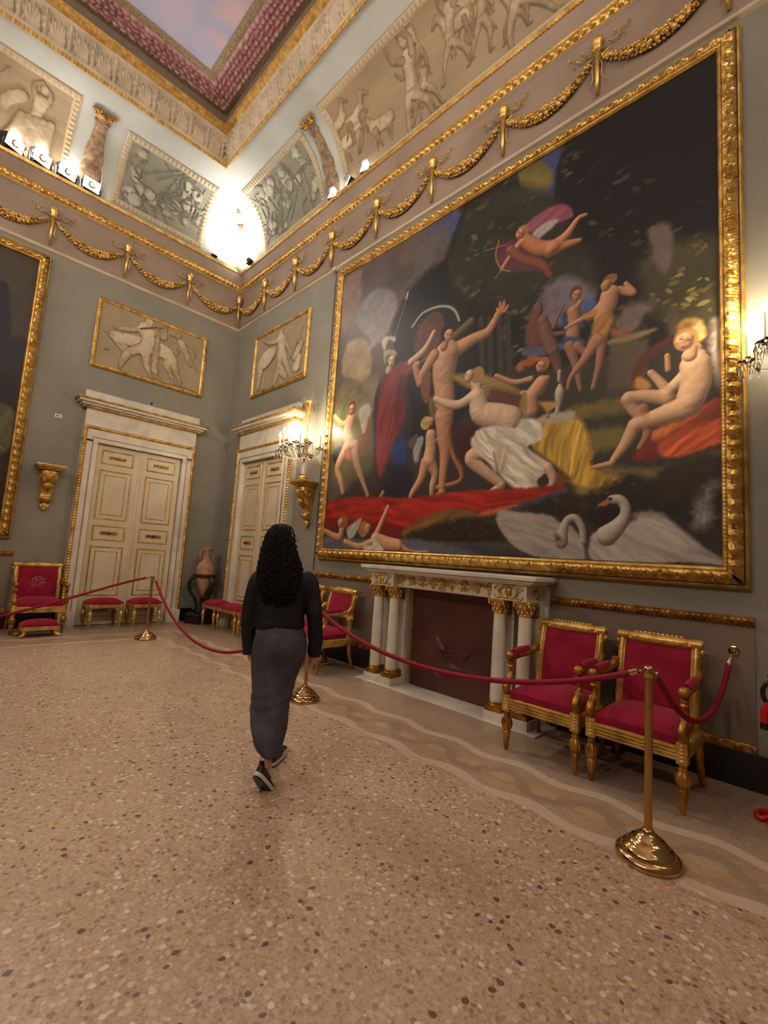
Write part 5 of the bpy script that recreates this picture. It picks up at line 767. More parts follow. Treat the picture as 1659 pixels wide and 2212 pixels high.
def cove_panel(k, s0, s1, t0, t1, name, lab, kindp, seed, bgc, fg, dk, egg_p=.075, hs=.5):
    root = thing(name, lab, 'painted panel')
    w_, h_ = (s1-s0)*100, (t1-t0)*100; res = .9 if h_ < 95 else 1.1
    c = Canvas(w_, h_, res); r = np.random.RandomState(seed); b = 10
    if kindp == 'trophy':
        items = []
        for _ in range(48):
            x, y = r.uniform(b+8, w_-b-8), r.uniform(b+8, h_-b-8); q = r.rand()
            if q < .35:
                an = r.uniform(0, PI); l = r.uniform(18, 40); items.append([(x-math.cos(an)*l, y-math.sin(an)*l, 2.2), (x+math.cos(an)*l, y+math.sin(an)*l, 1.6)])
            elif q < .6:
                rr = r.uniform(6, 14); a0 = r.uniform(0, 6); items.append([(x+rr*math.cos(a0+i*.7), y+rr*math.sin(a0+i*.7), 2.6) for i in range(6)])
            elif q < .85:
                rr = r.uniform(6, 11); items.append([(x, y, rr), (x+r.uniform(-8, 8), y+r.uniform(2, 10), rr*.8), (x+r.uniform(-12, 12), y+r.uniform(8, 20), rr*.4)])
            else: items.append([(x, y, r.uniform(8, 13))])
    elif kindp == 'battle':
        items = []
        for i in range(22):
            x, y = r.uniform(20, w_-20), r.uniform(20, h_*.55)
            if r.rand() < .6: items += person_limbs(x, y+18, r.uniform(55, 85), r.uniform(-.6, .6), st=i)
            else:   # horse
                q = r.uniform(.8, 1.2); d = 1 if r.rand() > .5 else -1
                items += [[(x-14*q*d, y+22, 8*q), (x, y+22, 8.5*q), (x+14*q*d, y+26, 8*q)], [(x+15*q*d, y+30, 6*q), (x+24*q*d, y+42, 4.5*q)], [(x+24*q*d, y+43, 4*q), (x+34*q*d, y+36, 2.5*q)]]
                items += [[(x+e*d, y+20, 4*q), (x+(e+r.uniform(-6, 8))*d, y+8, 2.6*q), (x+(e+r.uniform(-8, 4))*d, y-6, 1.6*q)] for e in (-16, -11, 12, 17)]
        items += person_limbs(w_*.30, h_*.42, h_*.86, .35, st=3)+person_limbs(w_*.62, h_*.42, h_*.86, -.3, st=9)
    else:
        items = []
        for sx in (52, 128, 205, 290):
            items += person_limbs(sx, h_*.42, h_*.80, -.2, st=sx)
            for j in range(5): items.append([(sx-22+j*9, h_*.5-j*2, 6), (sx-20+j*10, h_*.25, 7), (sx-24+j*11, 14, 5)])
            items.append([(sx+18, h_*.62, 9), (sx+34, h_*.5, 8), (sx+38, h_*.3, 3.5)])
        items = [i for i in items if i]
    if kindp == 'trophy':
        for L_ in items: c.body([((0, 0, 0), L_)], 4.2)
    else:
        for i in range(0, len(items), 6): c.body([((0, 0, 0), L_) for L_ in items[i:i+6]], 4.5)
    # frame mouldings inside the same slab: raised border with eggs
    X, Y = np.meshgrid(c.x, c.y); e = np.minimum(np.minimum(X, w_-X), np.minimum(Y, h_-Y)); along = np.where((np.minimum(X, w_-X) < np.minimum(Y, h_-Y)), Y, X)
    fr = (e < b); c.H = np.where(fr, .6+1.8*(e > 1.5)*(e < 8)*np.abs(np.sin(along*PI/7.5)), c.H); c.T = np.where(fr, .9-.9*((e > 1.5)*(e < 8)*(np.abs(np.sin(along*PI/7.5)) < .35)), c.T)
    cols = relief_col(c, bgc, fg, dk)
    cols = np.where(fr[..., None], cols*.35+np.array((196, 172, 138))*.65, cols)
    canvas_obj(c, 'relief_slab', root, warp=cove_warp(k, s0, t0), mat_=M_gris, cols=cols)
    return root
TG = ((142, 138, 122), (190, 186, 168), (78, 72, 60))
TB = ((158, 138, 110), (200, 182, 152), (92, 66, 44))
cove_panel('r', .92, 2.90, .16, 1.38, 'painted_cove_panel', 'grey trophy-of-arms panel on the cove above the painting wall, beside the corner', 'trophy', 5, *TG)
cove_panel('f', .98, 2.62, .14, 1.36, 'painted_cove_panel', 'grey trophy-of-arms panel on the cove above the far wall, beside the corner', 'trophy', 21, *TG)
cove_panel('r', 3.42, 8.6, .12, 1.42, 'painted_cove_panel', 'long tan battle scene painted on the cove above the great painting', 'battle', 8, *TB, hs=.45)
cove_panel('f', 3.30, 8.0, .12, 1.42, 'painted_cove_panel', 'tan panel of seated draped figures on the cove above the far wall, behind the lamps', 'seated', 4, *TB, hs=.45)
# ------------------------------------------------------------------ doors with marble surrounds
M_marb_line = mat('gilt_line', rgb(150, 112, 52), .45, .5)
def make_door(name, loc, rotz, ajar=0):
    root = thing(name, None, None, loc, rotz, kind='structure')
    hw, ht = .945, 3.37; ow, oh = .72, 3.10
    mb = MB()
    for sx in (-1, 1):
        mb.box((sx*(hw+ow+.03)/2, -.06, oh/2), (hw-ow-.03, .12, oh)); mb.box((sx*(ow+.035), -.066, oh/2), (.07, .135, oh))
    mb.box((0, -.06, (oh+.03+ht)/2), (2*hw, .12, ht-oh-.03)); mb.box((0, -.066, oh+.035), (2*ow+.14, .135, .07))
    mb.box((-hw+.1, -.07, .12), (.24, .16, .24)); mb.box((hw-.1, -.07, .12), (.24, .16, .24))
    obj('marble_casing', mb, M_marble, root, smooth=False)
    g = MB()      # gilt egg moulding round the outer edge (three sides) and thin gilt line
    def run(p0, p1, wd, hgt, per, y0, horizontal):
        L = math.dist(p0, p1); n = max(2, int(L/(per/6))); s = np.linspace(0, L, n); q = np.linspace(0, 1, 7); G = np.zeros((n, 7, 3))
        for j, v in enumerate(q):
            h = hgt*math.sin(v*PI)**.6*(.55+.45*np.abs(np.sin(s*PI/per)))
            G[:, j, 0] = p0[0]+(p1[0]-p0[0])*s/L+(0 if horizontal else (v-.5)*wd); G[:, j, 2] = p0[1]+(p1[1]-p0[1])*s/L+((v-.5)*wd if horizontal else 0)
            G[:, j, 1] = y0-h
        g.grid(G)
    for sx in (-1, 1): run((sx*(hw-.03), .0), (sx*(hw-.03), ht), .06, .03, .045, -.12, False)
    run((-hw, ht-.03), (hw, ht-.03), .06, .03, .045, -.12, True)
    obj('gilt_casing_moulding', g, M_gold, root, angle=180)
    ln = MB()
    for sx in (-1, 1): ln.box((sx*(ow+.075), -.137, oh/2+.03), (.008, .01, oh+.07))
    ln.box((0, -.137, oh+.075), (2*ow+.15, .01, .008)); obj('gilt_line', ln, M_marb_line, root, smooth=False)
    obj('marble_frieze', MB().box((0, -.05, 3.53), (2*hw-.02, .10, .33)), M_marble, root, smooth=False)
    obj('marble_block', MB().box((0, -.04, 3.89), (1.95, .08, .17)), M_marble, root, smooth=False)
    def corn(zs, m): 
        b = MB()
        for (w_, d_, z0, z1) in zs: b.box((0, -d_/2, (z0+z1)/2), (w_, d_, z1-z0))
        return obj('cornice_shelf' if m is M_marble else 'gilt_cornice_moulding', b, m, root, smooth=False)
    corn([(2.06, .18, 3.705, 3.745), (2.16, .24, 3.745, 3.785)], M_marble)
    g = MB()
    run((-1.115, 3.80), (1.115, 3.80), .035, .018, .03, -.25, True); run((-1.0, 3.685), (1.0, 3.685), .05, .022, .035, -.14, True)
    g.box((0, -.125, 3.80), (2.23, .25, .032)); g.box((0, -.07, 3.685), (2.0, .14, .045))
    obj('gilt_cornice_moulding', g, M_gold, root, angle=60)
    rev = MB().box((0, -.002, oh/2), (2*ow, .004, oh)); obj('door_rebate', rev, M_dark, root, smooth=False)
    lw_ = ow-.010
    for sgn in (-1, 1):
        leafr = thing('door_leaf', None, None, (sgn*(ow-.008), -.02, 0), 0); leafr.parent = root
        if sgn < 0 and ajar: leafr.rotation_euler.z = -ajar
        x0 = 0 if sgn < 0 else -lw_
        def X(a): return x0+a if sgn < 0 else x0+lw_-a      # a measured from the hinge
        obj('leaf_board', MB().box((x0+lw_/2, -.012, oh/2), (lw_-.008, .03, oh-.02)), M_white, leafr, smooth=False)
        for (za, zb, kind) in ((2.76, 3.01, 'plaque'), (1.80, 2.66, 'tall'), (1.44, 1.70, 'knob'), (.50, 1.34, 'tall'), (.13, .38, 'plaque')):
            a0, a1 = .09, .60
            xa, xb = min(X(a0), X(a1)), max(X(a0), X(a1))
            pr = [(0, .0), (.004, .010), (.012, .014), (.022, .006), (.026, -.004)]
            obj('gilt_panel_moulding', frame_mb(xb-xa, zb-za, pr, lambda s, v: np.where((v > 1) & (v < 3), .004*np.sin(s*2*PI/.03), 0), .01, mb=MB(), x0=xa, z0=za, y0=-.027), M_gold, leafr, angle=180)
            if kind == 'tall':
                obj('inner_panel_moulding', frame_mb(xb-xa-.16, zb-za-.16, [(0, 0), (.004, .006), (.012, .006), (.016, -.003)], None, .5, mb=MB(), x0=xa+.08, z0=za+.08, y0=-.027), M_goldp, leafr, angle=180)
            else:
                cx, cz = (xa+xb)/2, (za+zb)/2; b = MB()
                b.box((cx, -.031, cz), (.27, .008, .055))
                for i in range(-4, 5): b.ball((cx+i*.03, -.036, cz+.012*math.sin(i*1.7)), (.016, .008, .02), 6)
                b.ball((cx, -.038, cz), (.03, .012, .03), 8)
                pl = obj('gilt_scroll_plaque', b, M_goldd, leafr, angle=60)
                if kind == 'knob': obj('knob', MB().ball((cx, -.055, cz-.005), .022, 10).tube([(cx, -.03, cz), (cx, -.05, cz)], .009), M_dark, pl, angle=180)
        if sgn > 0: obj('meeting_stile', MB().box((-lw_-.004, -.032, oh/2), (.045, .02, oh-.03), bev=.006), M_white, leafr)
    return root
make_door('door_1', (-1.6285, 0, 0), 0, 0)
make_door('door_2', (0, -1.703, 0), -PI/2, 0)

# ------------------------------------------------------------------ gilded garlands of the frieze
def torch_mesh():
    mb = MB()
    mb.tube([(0, -.02, 6.19), (0, -.03, 6.45), (0, -.04, 6.70)], [.016, .022, .028], 8)
    mb.lathe([(.03, 6.64), (.05, 6.68), (.045, 6.72), (.06, 6.74), (.055, 6.79), (.03, 6.83), (.008, 6.86)], (0, -.04, 0), 10)
    for sx in (-1, 1):
        mb.tube([(sx*.01, -.035, 6.64), (sx*.10, -.04, 6.70), (sx*.17, -.03, 6.67), (sx*.22, -.03, 6.74), (sx*.30, -.025, 6.77)], [.004, .008, .006, .008, .003], 6)
        mb.tube([(sx*.01, -.035, 6.60), (sx*.05, -.04, 6.48), (sx*.04, -.03, 6.38), (sx*.08, -.03, 6.30)], [.004, .007, .006, .003], 6)
        mb.tube([(sx*.01, -.035, 6.62), (sx*.08, -.045, 6.58), (sx*.13, -.035, 6.64)], [.007, .012, .006], 6)
        for k in range(5):
            q = k/4; mb.ball((sx*(.12+.17*q), -.03, 6.70+.06*math.sin(q*7)+.05*q), (.018, .01, .010), 6, rot=(0, -sx*.7, 0))
    return mb
def swag_mesh(L, drop=.20, seed=0):
    r = np.random.RandomState(seed); mb = MB(); N = int(L/.021)
    for i in range(N):
        t = (i+.5)/N; x = -L/2+.06+(L-.12)*t; z = 6.60-drop*4*t*(1-t)-.02; fat = .3+.7*math.sin(t*PI)**.8
        for j in range(1+int(2.6*fat)):
            q = r.uniform(-1, 1)*.055*fat; rr = r.uniform(.014, .026)*(.65+.5*fat)
            mb.ball((x+r.uniform(-.012, .012), -.030-r.uniform(0, .03)*fat, z+q), rr, 7)
        if i % 2 == 0:
            for sg in (-1, 1): mb.ball((x, -.03, z+sg*.065*fat), (.024, .010, .012), 6, rot=(0, r.uniform(-1, 1), 0))
    return mb
ordn = ['first', 'second', 'third', 'fourth', 'fifth', 'sixth', 'seventh', 'eighth', 'ninth', 'tenth', 'eleventh']
tm = torch_mesh(); sw = swag_mesh(1.08, .2, 3)
def garlands():
    proto = thing('gilded_garland', '', 'garland', (0, 0, 0), 0, 'gilded garlands on the frieze')
    obj('fruit_swag', sw, M_gold, proto, angle=180); 
    t_ = obj('torch_post', tm, M_gold, proto, angle=180); t_.location = (.535, 0, 0)
    first = True
    for k, n, step in (('r', 10, 1.065), ('f', 5, 1.12)):
        for i in range(n):
            s = (i+.5)*step+.02
            loc = (-.022, -s, 0) if k == 'r' else (-s, -.022, 0); rz = -PI/2 if k == 'r' else PI
            if k == 'f': rz = 0
            wall = 'painting wall' if k == 'r' else 'far wall'
            lab = 'gilded fruit garland on the frieze of the %s, %s from the room corner' % (wall, ordn[i])
            if first: o = proto; o.location = loc; o.rotation_euler = (0, 0, rz); o['label'] = lab; first = False
            else: o = copy_thing(proto, loc, rz, lab)
            if k == 'f':
                for c in kids(o):
                    if c.name.startswith('torch'): c.location = (-.56, 0, 0)
    tag(obj('torch_post', MB().tube([(0, -.02, 6.19), (0, -.03, 6.45), (0, -.04, 6.70)], [.016, .022, .028], 8).lathe([(.03, 6.64), (.05, 6.68), (.045, 6.72), (.06, 6.74), (.055, 6.79), (.03, 6.83), (.008, 6.86)], (0, -.04, 0), 10), M_gold, None, (-.07, -.07, 0), -PI/4, angle=180), 'gilded torch ornament in the corner of the frieze', 'ornament')
garlands()

# ------------------------------------------------------------------ painted pillars and winged figure on the cove
def cove_ornament(k, s, name, lab):
    root = thing(name, lab, 'ornament')
    f = side(k); M1 = noise_col(mat('stone_and_bronze', rgb(140, 112, 84), .7, .1), rgb(112, 88, 66), rgb(164, 134, 100), 14, 4)
    prof = [(.15, .02), (.16, .10), (.12, .14), (.15, .24), (.17, .38), (.16, .50), (.12, .58), (.14, .60), (.145, .74), (.12, .80), (.13, .83), (.11, .86), (.095, 1.05), (.085, 1.18), (.11, 1.20), (.115, 1.23), (.08, 1.25), (.11, 1.31)]
    def ring(pr, n=14, depth=.55):
        G = np.zeros((len(pr), n, 3)); a = np.linspace(0, PI, n)
        for i, (r, t_) in enumerate(pr):
            o, z = cove_at(t_); o2, z2 = cove_at(t_+.01); o1, z1 = cove_at(t_-.01); l = math.hypot(o2-o1, z2-z1)+1e-9; no, nz = (z2-z1)/l, -(o2-o1)/l
            h = r*np.sin(a)*depth+.002; x, y, zz = f(s+r*np.cos(a), o+no*h, z+nz*h); G[i] = np.stack([x, y, zz+0*a], 1)
        return MB().grid(G)
    obj('pillar_body', ring(prof), M1, root, angle=60)
    top = MB()
    def cp(q, t_, e=.03): o, z = cove_at(t_); o2, z2 = cove_at(t_+.01); l = math.hypot(o2-o, z2-z); return f(s+q, o+e*(z2-z)/l, z-e*(o2-o)/l)
    top.tube([cp(-.12, 1.33), cp(0, 1.34, .05), cp(.12, 1.33)], [.030, .042, .030], 9)
    for d_ in (-1, 1):
        top.tube([cp(d_*.03, 1.34, .04), cp(d_*.09, 1.385, .04), cp(d_*.145, 1.40, .03), cp(d_*.165, 1.37, .03), cp(d_*.135, 1.355, .04)], [.030, .028, .024, .020, .012], 8)
        top.ball(cp(d_*.05, 1.40, .04), .026, 8)
    obj('dolphin_capital', top, M_goldd, root, angle=180)
cove_ornament('r', 3.12, 'cove_pillar', 'painted bronze-and-stone pillar on the cove between the trophy panel and the battle scene')
cove_ornament('f', 2.98, 'cove_pillar', 'painted bronze-and-stone pillar on the cove above the far wall doorway')
def corner_figure():
    root = thing('winged_figure', 'white draped winged figure holding two wreaths in the corner of the cove', 'figure', (0, 0, 0), -PI/4)
    # local frame: X along the diagonal wall line, -Y into the room; corner offset from world corner grows with the cove
    def d(t_, e=.05): o, z = cove_at(t_); return -(o*math.sqrt(2)+e), z
    mb = MB(); y, z = d(.2)
    pts = [(0, *d(.12)), (0, *d(.45, .06)), (0, *d(.75, .05)), (0, *d(.95, .04))]
    mb.tube(pts, [.13, .12, .085, .07], 14); mb.tube([(0, *d(.95, .04)), (0, *d(1.03, .04)), (0, *d(1.10, .05)), (0, *d(1.16, .05))], [.04, .055, .06, .02], 12)
    for sx in (-1, 1): mb.tube([(sx*.06, *d(.93, .04)), (sx*.13, *d(1.05, .05)), (sx*.21, *d(1.24, .05))], [.032, .026, .018], 8)
    obj('draped_body', mb, M_pale, root, angle=180)
    for sx in (-1, 1):
        w_ = MB(); a = np.linspace(0, 2*PI, 16, endpoint=False)
        c = d(1.30, .06); w_.tube([(sx*.24+.06*math.cos(q), c[0]-.02*math.sin(q), c[1]+.055*math.sin(q)) for q in a], .016, 7, closed=True)
        obj('wreath', w_, M_gold, root, angle=180)
        g = MB()
        for k in range(7):
            t_ = .85-.07*k; yy, zz = d(t_, .02); g.ball((sx*(.10+.015*k), yy, zz-.05), (.05, .014, .12), 8, rot=(0, sx*.35, 0))
        obj('wing', g, M_pale, root, angle=180)
    b = MB(); yy, zz = d(.14, .10); b.ball((-.02, yy-.06, zz-.06), .13, 16); obj('globe', b, M_pale, root, angle=180)
    lf = MB()
    for k in range(9): lf.ball((-.22+.02*k, yy+.02-.012*k, zz-.10+.035*k), (.075, .02, .018), 7, rot=(0, -.5, .2))
    obj('gilt_palm', lf, M_goldp, root, angle=180)
corner_figure()

# ------------------------------------------------------------------ projector lamps on the cornice ledge
def spot_unit(loc, rz, tilt, lab, lit=True, s=1.0, pos=None):
    root = thing('spotlight', lab, 'spotlight', loc, rz, 'cornice spotlights')
    b = MB(); R_ = Euler((tilt, 0, 0)).to_matrix()
    def T_(p): return tuple(R_ @ Vector(p)+Vector((0, 0, .075*s)))
    b.box(T_((0, .03*s, 0)), (.13*s, .10*s, .09*s), rot=R_, bev=.008)
    for k in range(4): b.box(T_(((-.045+.03*k)*s, .09*s, 0)), (.006*s, .03*s, .08*s), rot=R_)
    obj('housing', b, M_housing, root)
    y = MB(); y.tube([(-.075*s, 0, .075*s), (-.075*s, 0, .004), (.075*s, 0, .004), (.075*s, 0, .075*s)], .007*s, 6); y.box((0, 0, .004), (.12*s, .08*s, .008)); obj('yoke', y, M_housing, root)
    obj('reflector', MB().lathe([(.015*s, .01*s), (.05*s, -.012*s)], T_((0, -.022*s, 0)), 16, mat=Euler((tilt+PI/2, 0, 0)).to_matrix(), cap=False), M_brass, root)
    obj('lamp_glass', MB().box(T_((0, -.021*s, 0)), (.122*s, .006*s, .084*s), rot=R_, bev=.003), M_lens if lit else M_housing, root)
    if tilt < 0: d_ = MB().box(T_((0, -.06*s, .055*s)), (.12*s, .07*s, .004), rot=R_); obj('visor', d_, M_housing, root)
    return root
for i, x in enumerate((-2.95, -3.30, -3.65, -4.0)):
    spot_unit((x, -.11, 7.345), .12*(i-1)+.25, .30, 'lit flood lamp on the far wall cornice, %s from the corner' % ordn[i], s=2.0)
for i, y in enumerate((-3.2, -3.62, -4.0)):
    spot_unit((-.10, y, 7.345), -PI/2+(.3, -.5, .25)[i], -.3, 'lit spotlight on the cornice over the great painting, %s from the corner' % ordn[i], s=1.2)
spot_unit((-.16, -.52, 7.345), PI-PI/4+1.1, -.7, 'uplighter in the corner of the cornice below the winged figure', s=1.1)
spot_unit((-.74, -.09, 7.345), PI, -.5, 'small dark lamp on the far wall cornice near the corner', lit=False, s=.8)

# ------------------------------------------------------------------ gilded wall brackets
def bracket(name, loc, rz, lab):
    root = thing(name, lab, 'wall bracket', loc, rz)
    obj('shelf', MB().box((0, -.15, .665), (.40, .30, .03), bev=.006).box((0, -.14, .64), (.36, .28, .025), bev=.008).box((0, -.12, .615), (.30, .24, .03), bev=.01), M_gold, root)
    # S-scroll side profile (y, z)
    pr = spline([(-.005, .60), (-.20, .60), (-.235, .54), (-.22, .46), (-.16, .38), (-.09, .30), (-.055, .22), (-.07, .17), (-.10, .14), (-.08, .10), (-.04, .08), (-.005, .02)], 5)
    b = MB(); xs = np.linspace(-1, 1, 9); n = len(pr)
    G = np.zeros((n, 9, 3))
    for i, (y, z) in enumerate(pr):
        wd = .105*(.55+.45*sm(0, .6, z)) 
        for j, q in enumerate(xs): G[i, j] = (q*wd, y*(1-.12*abs(q)**3)-.012*math.cos(q*PI*2)*math.sin(z*30), z)
    b.grid(G)
    for q in (-1, 1):
        w0 = [(q*.105*(.55+.45*float(sm(0, .6, z))), y*.88, z) for y, z in pr]; w1 = [(p[0], -.002, p[2]) for p in w0]
        b.grid(np.array([w0, w1]))
    v = b
    for q in (-1, 1):
        sp = [(q*.108, -.125-.055*math.cos(a)*(1-a/14), .48+.055*math.sin(a)*(1-a/14)) for a in np.linspace(0, 11, 36)]; v.tube(sp, .010, 6)
        sp = [(q*.075, -.07-.03*math.cos(a)*(1-a/12), .15+.03*math.sin(a)*(1-a/12)) for a in np.linspace(0, 9, 24)]; v.tube(sp, .009, 6)
    obj('scroll_body', b, M_gold, root, angle=60)
    lf = MB()
    for k in range(-3, 4):
        lf.tube([(0, -.19, .42), (k*.02, -.235, .50+.01*abs(k)), (k*.032, -.225, .56-.012*abs(k))], [.012, .02, .006], 6)
        lf.tube([(0, -.12, .26), (k*.014, -.20, .36-.008*abs(k)), (k*.026, -.20, .42-.02*abs(k))], [.01, .016, .005], 6)
    lf.tube([(-.07, -.10, .145), (.07, -.10, .145)], .028, 10)
    lf.ball((0, -.05, .04), (.045, .03, .05), 8).ball((0, -.04, -.02), (.025, .02, .035), 8)
    for q in (-1, 1): lf.ball((q*.035, -.045, .02), (.03, .02, .045), 8, rot=(0, q*.5, 0))
    obj('acanthus_ornament', lf, M_gold, root, angle=180)
    return root
bracket('wall_bracket', (-2.955, 0, 1.90), 0, 'empty gilded scroll bracket on the far wall left of the doorway')
bracket('wall_bracket', (0, -3.12, 1.885), -PI/2, 'gilded scroll bracket carrying the candelabrum left of the great painting')
bracket('wall_bracket', (0, -9.05, 1.885), -PI/2, 'gilded scroll bracket carrying the candelabrum right of the great painting')

# ------------------------------------------------------------------ crystal candelabra on the brackets
def crystal_drop(mb, c, l, r):
    x, y, z = c
    mb.add([(x, y, z), (x+r, y, z-l*.3), (x, y+r, z-l*.3), (x-r, y, z-l*.3), (x, y-r, z-l*.3), (x, y, z-l)], [(0, 1, 2), (0, 2, 3), (0, 3, 4), (0, 4, 1), (5, 2, 1), (5, 3, 2), (5, 4, 3), (5, 1, 4)])
def candelabrum(loc, rz, lab, n=9):
    root = thing('crystal_candelabrum', lab, 'candelabrum', loc, rz)
    obj('base', MB().lathe([(.09, 0), (.095, .02), (.075, .035), (.08, .05), (.055, .07), (.05, .09), (.062, .10)], (0, 0, 0), 20), M_gold, root)
    obj('column', MB().lathe([(.05, .10), (.05, .20), (.045, .30)], (0, 0, 0), 16), mat('grey_crystal_column', rgb(196, 190, 178), .25, 0), root)
    obj('bowl', MB().lathe([(.045, .30), (.10, .36), (.13, .42), (.12, .44), (.05, .47), (.03, .52), (.06, .56), (.075, .60), (.04, .64)], (0, 0, 0), 20), M_crystal, root, angle=30)
    obj('gilt_stem', MB().lathe([(.018, .44), (.02, .64), (.045, .66), (.05, .68), (.02, .70), (.016, 1.05), (.03, 1.10), (.045, 1.16), (.06, 1.25), (.085, 1.28), (.05, 1.27)], (0, 0, 0), 16), M_gold, root)
    cr = MB()
    for i in range(10):
        a = i*2*PI/10; c_, s_ = math.cos(a), math.sin(a)
        cr.tube([(c_*.085, s_*.085, 1.26), (c_*.14, s_*.14, 1.30), (c_*.16, s_*.16, 1.25), (c_*.13, s_*.13, 1.22)], .007, 6)
        crystal_drop(cr, (c_*.15, s_*.15, 1.23), .09, .012); crystal_drop(cr, (c_*.09, s_*.09, 1.24), .12, .012)
    obj('crown_crystals', cr, M_crystal, root, smooth=False)
    for i in range(n):
        a = PI*1.02+i*PI*.96/(n-1); R_ = .41 if i % 2 == 0 else .27; z0 = .44+(.0 if i % 2 == 0 else .10); c_, s_ = math.cos(a), math.sin(a)
        arm = obj('glass_arm', MB().tube(spline([(c_*.06, s_*.06, .42), (c_*R_*.5, s_*R_*.5, .36), (c_*R_*.85, s_*R_*.85, z0-.06), (c_*R_, s_*R_, z0)], 5), .010, 7), M_crystal, root, angle=180)
        pan = MB().lathe([(.012, z0), (.06, z0+.012), (.065, z0+.02), (.02, z0+.018), (.018, z0+.05)], (c_*R_, s_*R_, 0), 12); obj('drip_pan', pan, M_crystal, arm, angle=40)
        dr = MB()
        for j in range(9): b_ = j*2*PI/9; crystal_drop(dr, (c_*R_+.060*math.cos(b_), s_*R_+.060*math.sin(b_), z0+.008), .13, .014)
        obj('crystal_drops', dr, M_crystal, arm, smooth=False)
        cd = obj('candle', MB().tube([(c_*R_, s_*R_, z0+.03), (c_*R_, s_*R_, z0+.23)], .0115, 10), mat_candle, root, angle=60)
        obj('flame_bulb', MB().lathe([(.008, 0), (.024, .022), (.021, .045), (.009, .075), (.002, .095)], (c_*R_, s_*R_, z0+.235), 10), M_bulb, cd, angle=180)
        if i % 4 == 0:
            l = lamp('POINT', (0, 0, 0), 17, (1, .82, .55), size=.04); l.parent = root; l.location = (c_*(R_+.0), s_*(R_+.0), z0+.36)
    return root
mat_candle = mat('candle_wax', rgb(236, 226, 200), .5, 0)
candelabrum((-.17, -3.12, 2.567), -PI/2, 'lit crystal candelabrum on the gilded bracket by the corner door')
candelabrum((-.17, -9.05, 2.567), -PI/2, 'lit crystal candelabrum cut by the right edge of the photo')

# ------------------------------------------------------------------ small wall things
tag(obj('conduit', MB().tube([(-.012, -3.36, 1.2), (-.012, -3.34, 6.05)], .008, 6).tube([(-.045, -3.34, 6.14), (-.045, -.05, 6.14)], .007, 6), M_wall, angle=180), 'thin grey cable conduit running up the wall beside the great painting', 'conduit')
tag(obj('junction_box', MB().box((-.04, -3.34, 6.09), (.06, .09, .07), bev=.008), M_pale), 'small pale junction box on top of the cable conduit', 'junction box')
t_ = thing('wall_label', 'small white number label on the far wall between painting and door', 'label', (-2.93, 0, 3.43))
obj('card', MB().box((0, -.005, 0), (.10, .01, .06)), mat('white_card', rgb(226, 222, 212), .6), t_, smooth=False)
obj('print', MB().box((-.018, -.0105, 0), (.018, .001, .026)).box((.006, -.0105, 0), (.012, .001, .022)).box((.026, -.0105, 0), (.006, .001, .02)), M_housing, t_, smooth=False)
tag(obj('wall_hook', MB().lathe([(.012, 0), (.02, .006), (.008, .012), (.006, .03), (.014, .036), (.004, .05)], (-1.55, -.0, 4.05), 10, mat=Euler((PI/2, 0, 0)).to_matrix()).tube([(-1.55, -.012, 4.05), (-1.56, -.02, 3.96)], .003, 5), M_housing), 'small metal hook on the wall above the far doorway', 'hook')

# ------------------------------------------------------------------ fireplace (local frame: X along the wall, front -Y)
fp = thing('marble_fireplace', 'white marble fireplace with paired columns and gilt mounts under the great painting', 'fireplace', (0, -6.055, 0), -PI/2)
hw = 1.0
obj('mantel_shelf', MB().box((0, -.23, 1.335), (2*hw+.27, .46, .04), bev=.006).box((0, -.215, 1.305), (2*hw+.20, .43, .03), bev=.01).box((0, -.205, 1.285), (2*hw+.12, .41, .02), bev=.004), M_marble, fp)
obj('frieze_block', MB().box((0, -.15, 1.20), (2*hw-.5, .30, .155)).box((-hw+.17, -.19, 1.20), (.36, .38, .16)).box((hw-.17, -.19, 1.20), (.36, .38, .16)), M_marble, fp, smooth=False)
def scroll(mb, x, z, r, turns=1.6, d=1, y=-.305, rr=.009, a0=0):
    mb.tube([(x+d*r*(1-q)*math.cos(a0+q*turns*2*PI), y, z+r*(1-q)*math.sin(a0+q*turns*2*PI)) for q in np.linspace(0, .93, 26)], [rr*(1-.4*q) for q in np.linspace(0, 1, 26)], 6)
g = MB()
for sx in (-1, 1):
    xs = np.linspace(.05, .66, 30)
    g.tube([(sx*x, -.305, 1.20+.035*math.sin(x*17)) for x in xs], [.010]*30, 6)
    for i, x in enumerate((.12, .28, .43, .58)):
        scroll(g, sx*x, 1.20+(.012 if i % 2 else -.012), .05, 1.5, sx*(1 if i % 2 else -1)); g.ball((sx*x, -.31, 1.20), (.018, .012, .018), 8)
        for k in range(4): g.ball((sx*(x+.045*math.cos(k*1.6+i)), -.306, 1.20+.045*math.sin(k*1.6+i)), (.020, .007, .010), 6, rot=(0, k*1.3, 0))
    for k in range(3): g.ball((sx*(.62+.03*k), -.306, 1.20+.03*(k-1)), (.022, .007, .012), 6, rot=(0, k*.5, 0))
for k in range(-2, 3): g.ball((k*.016, -.308, 1.19+.02*(2-abs(k))), (.014, .012, .05), 8, rot=(0, k*.25, 0))
g.ball((0, -.31, 1.15), (.05, .012, .012), 8)
obj('gilt_scroll_mount', g, M_gold, fp, angle=180)
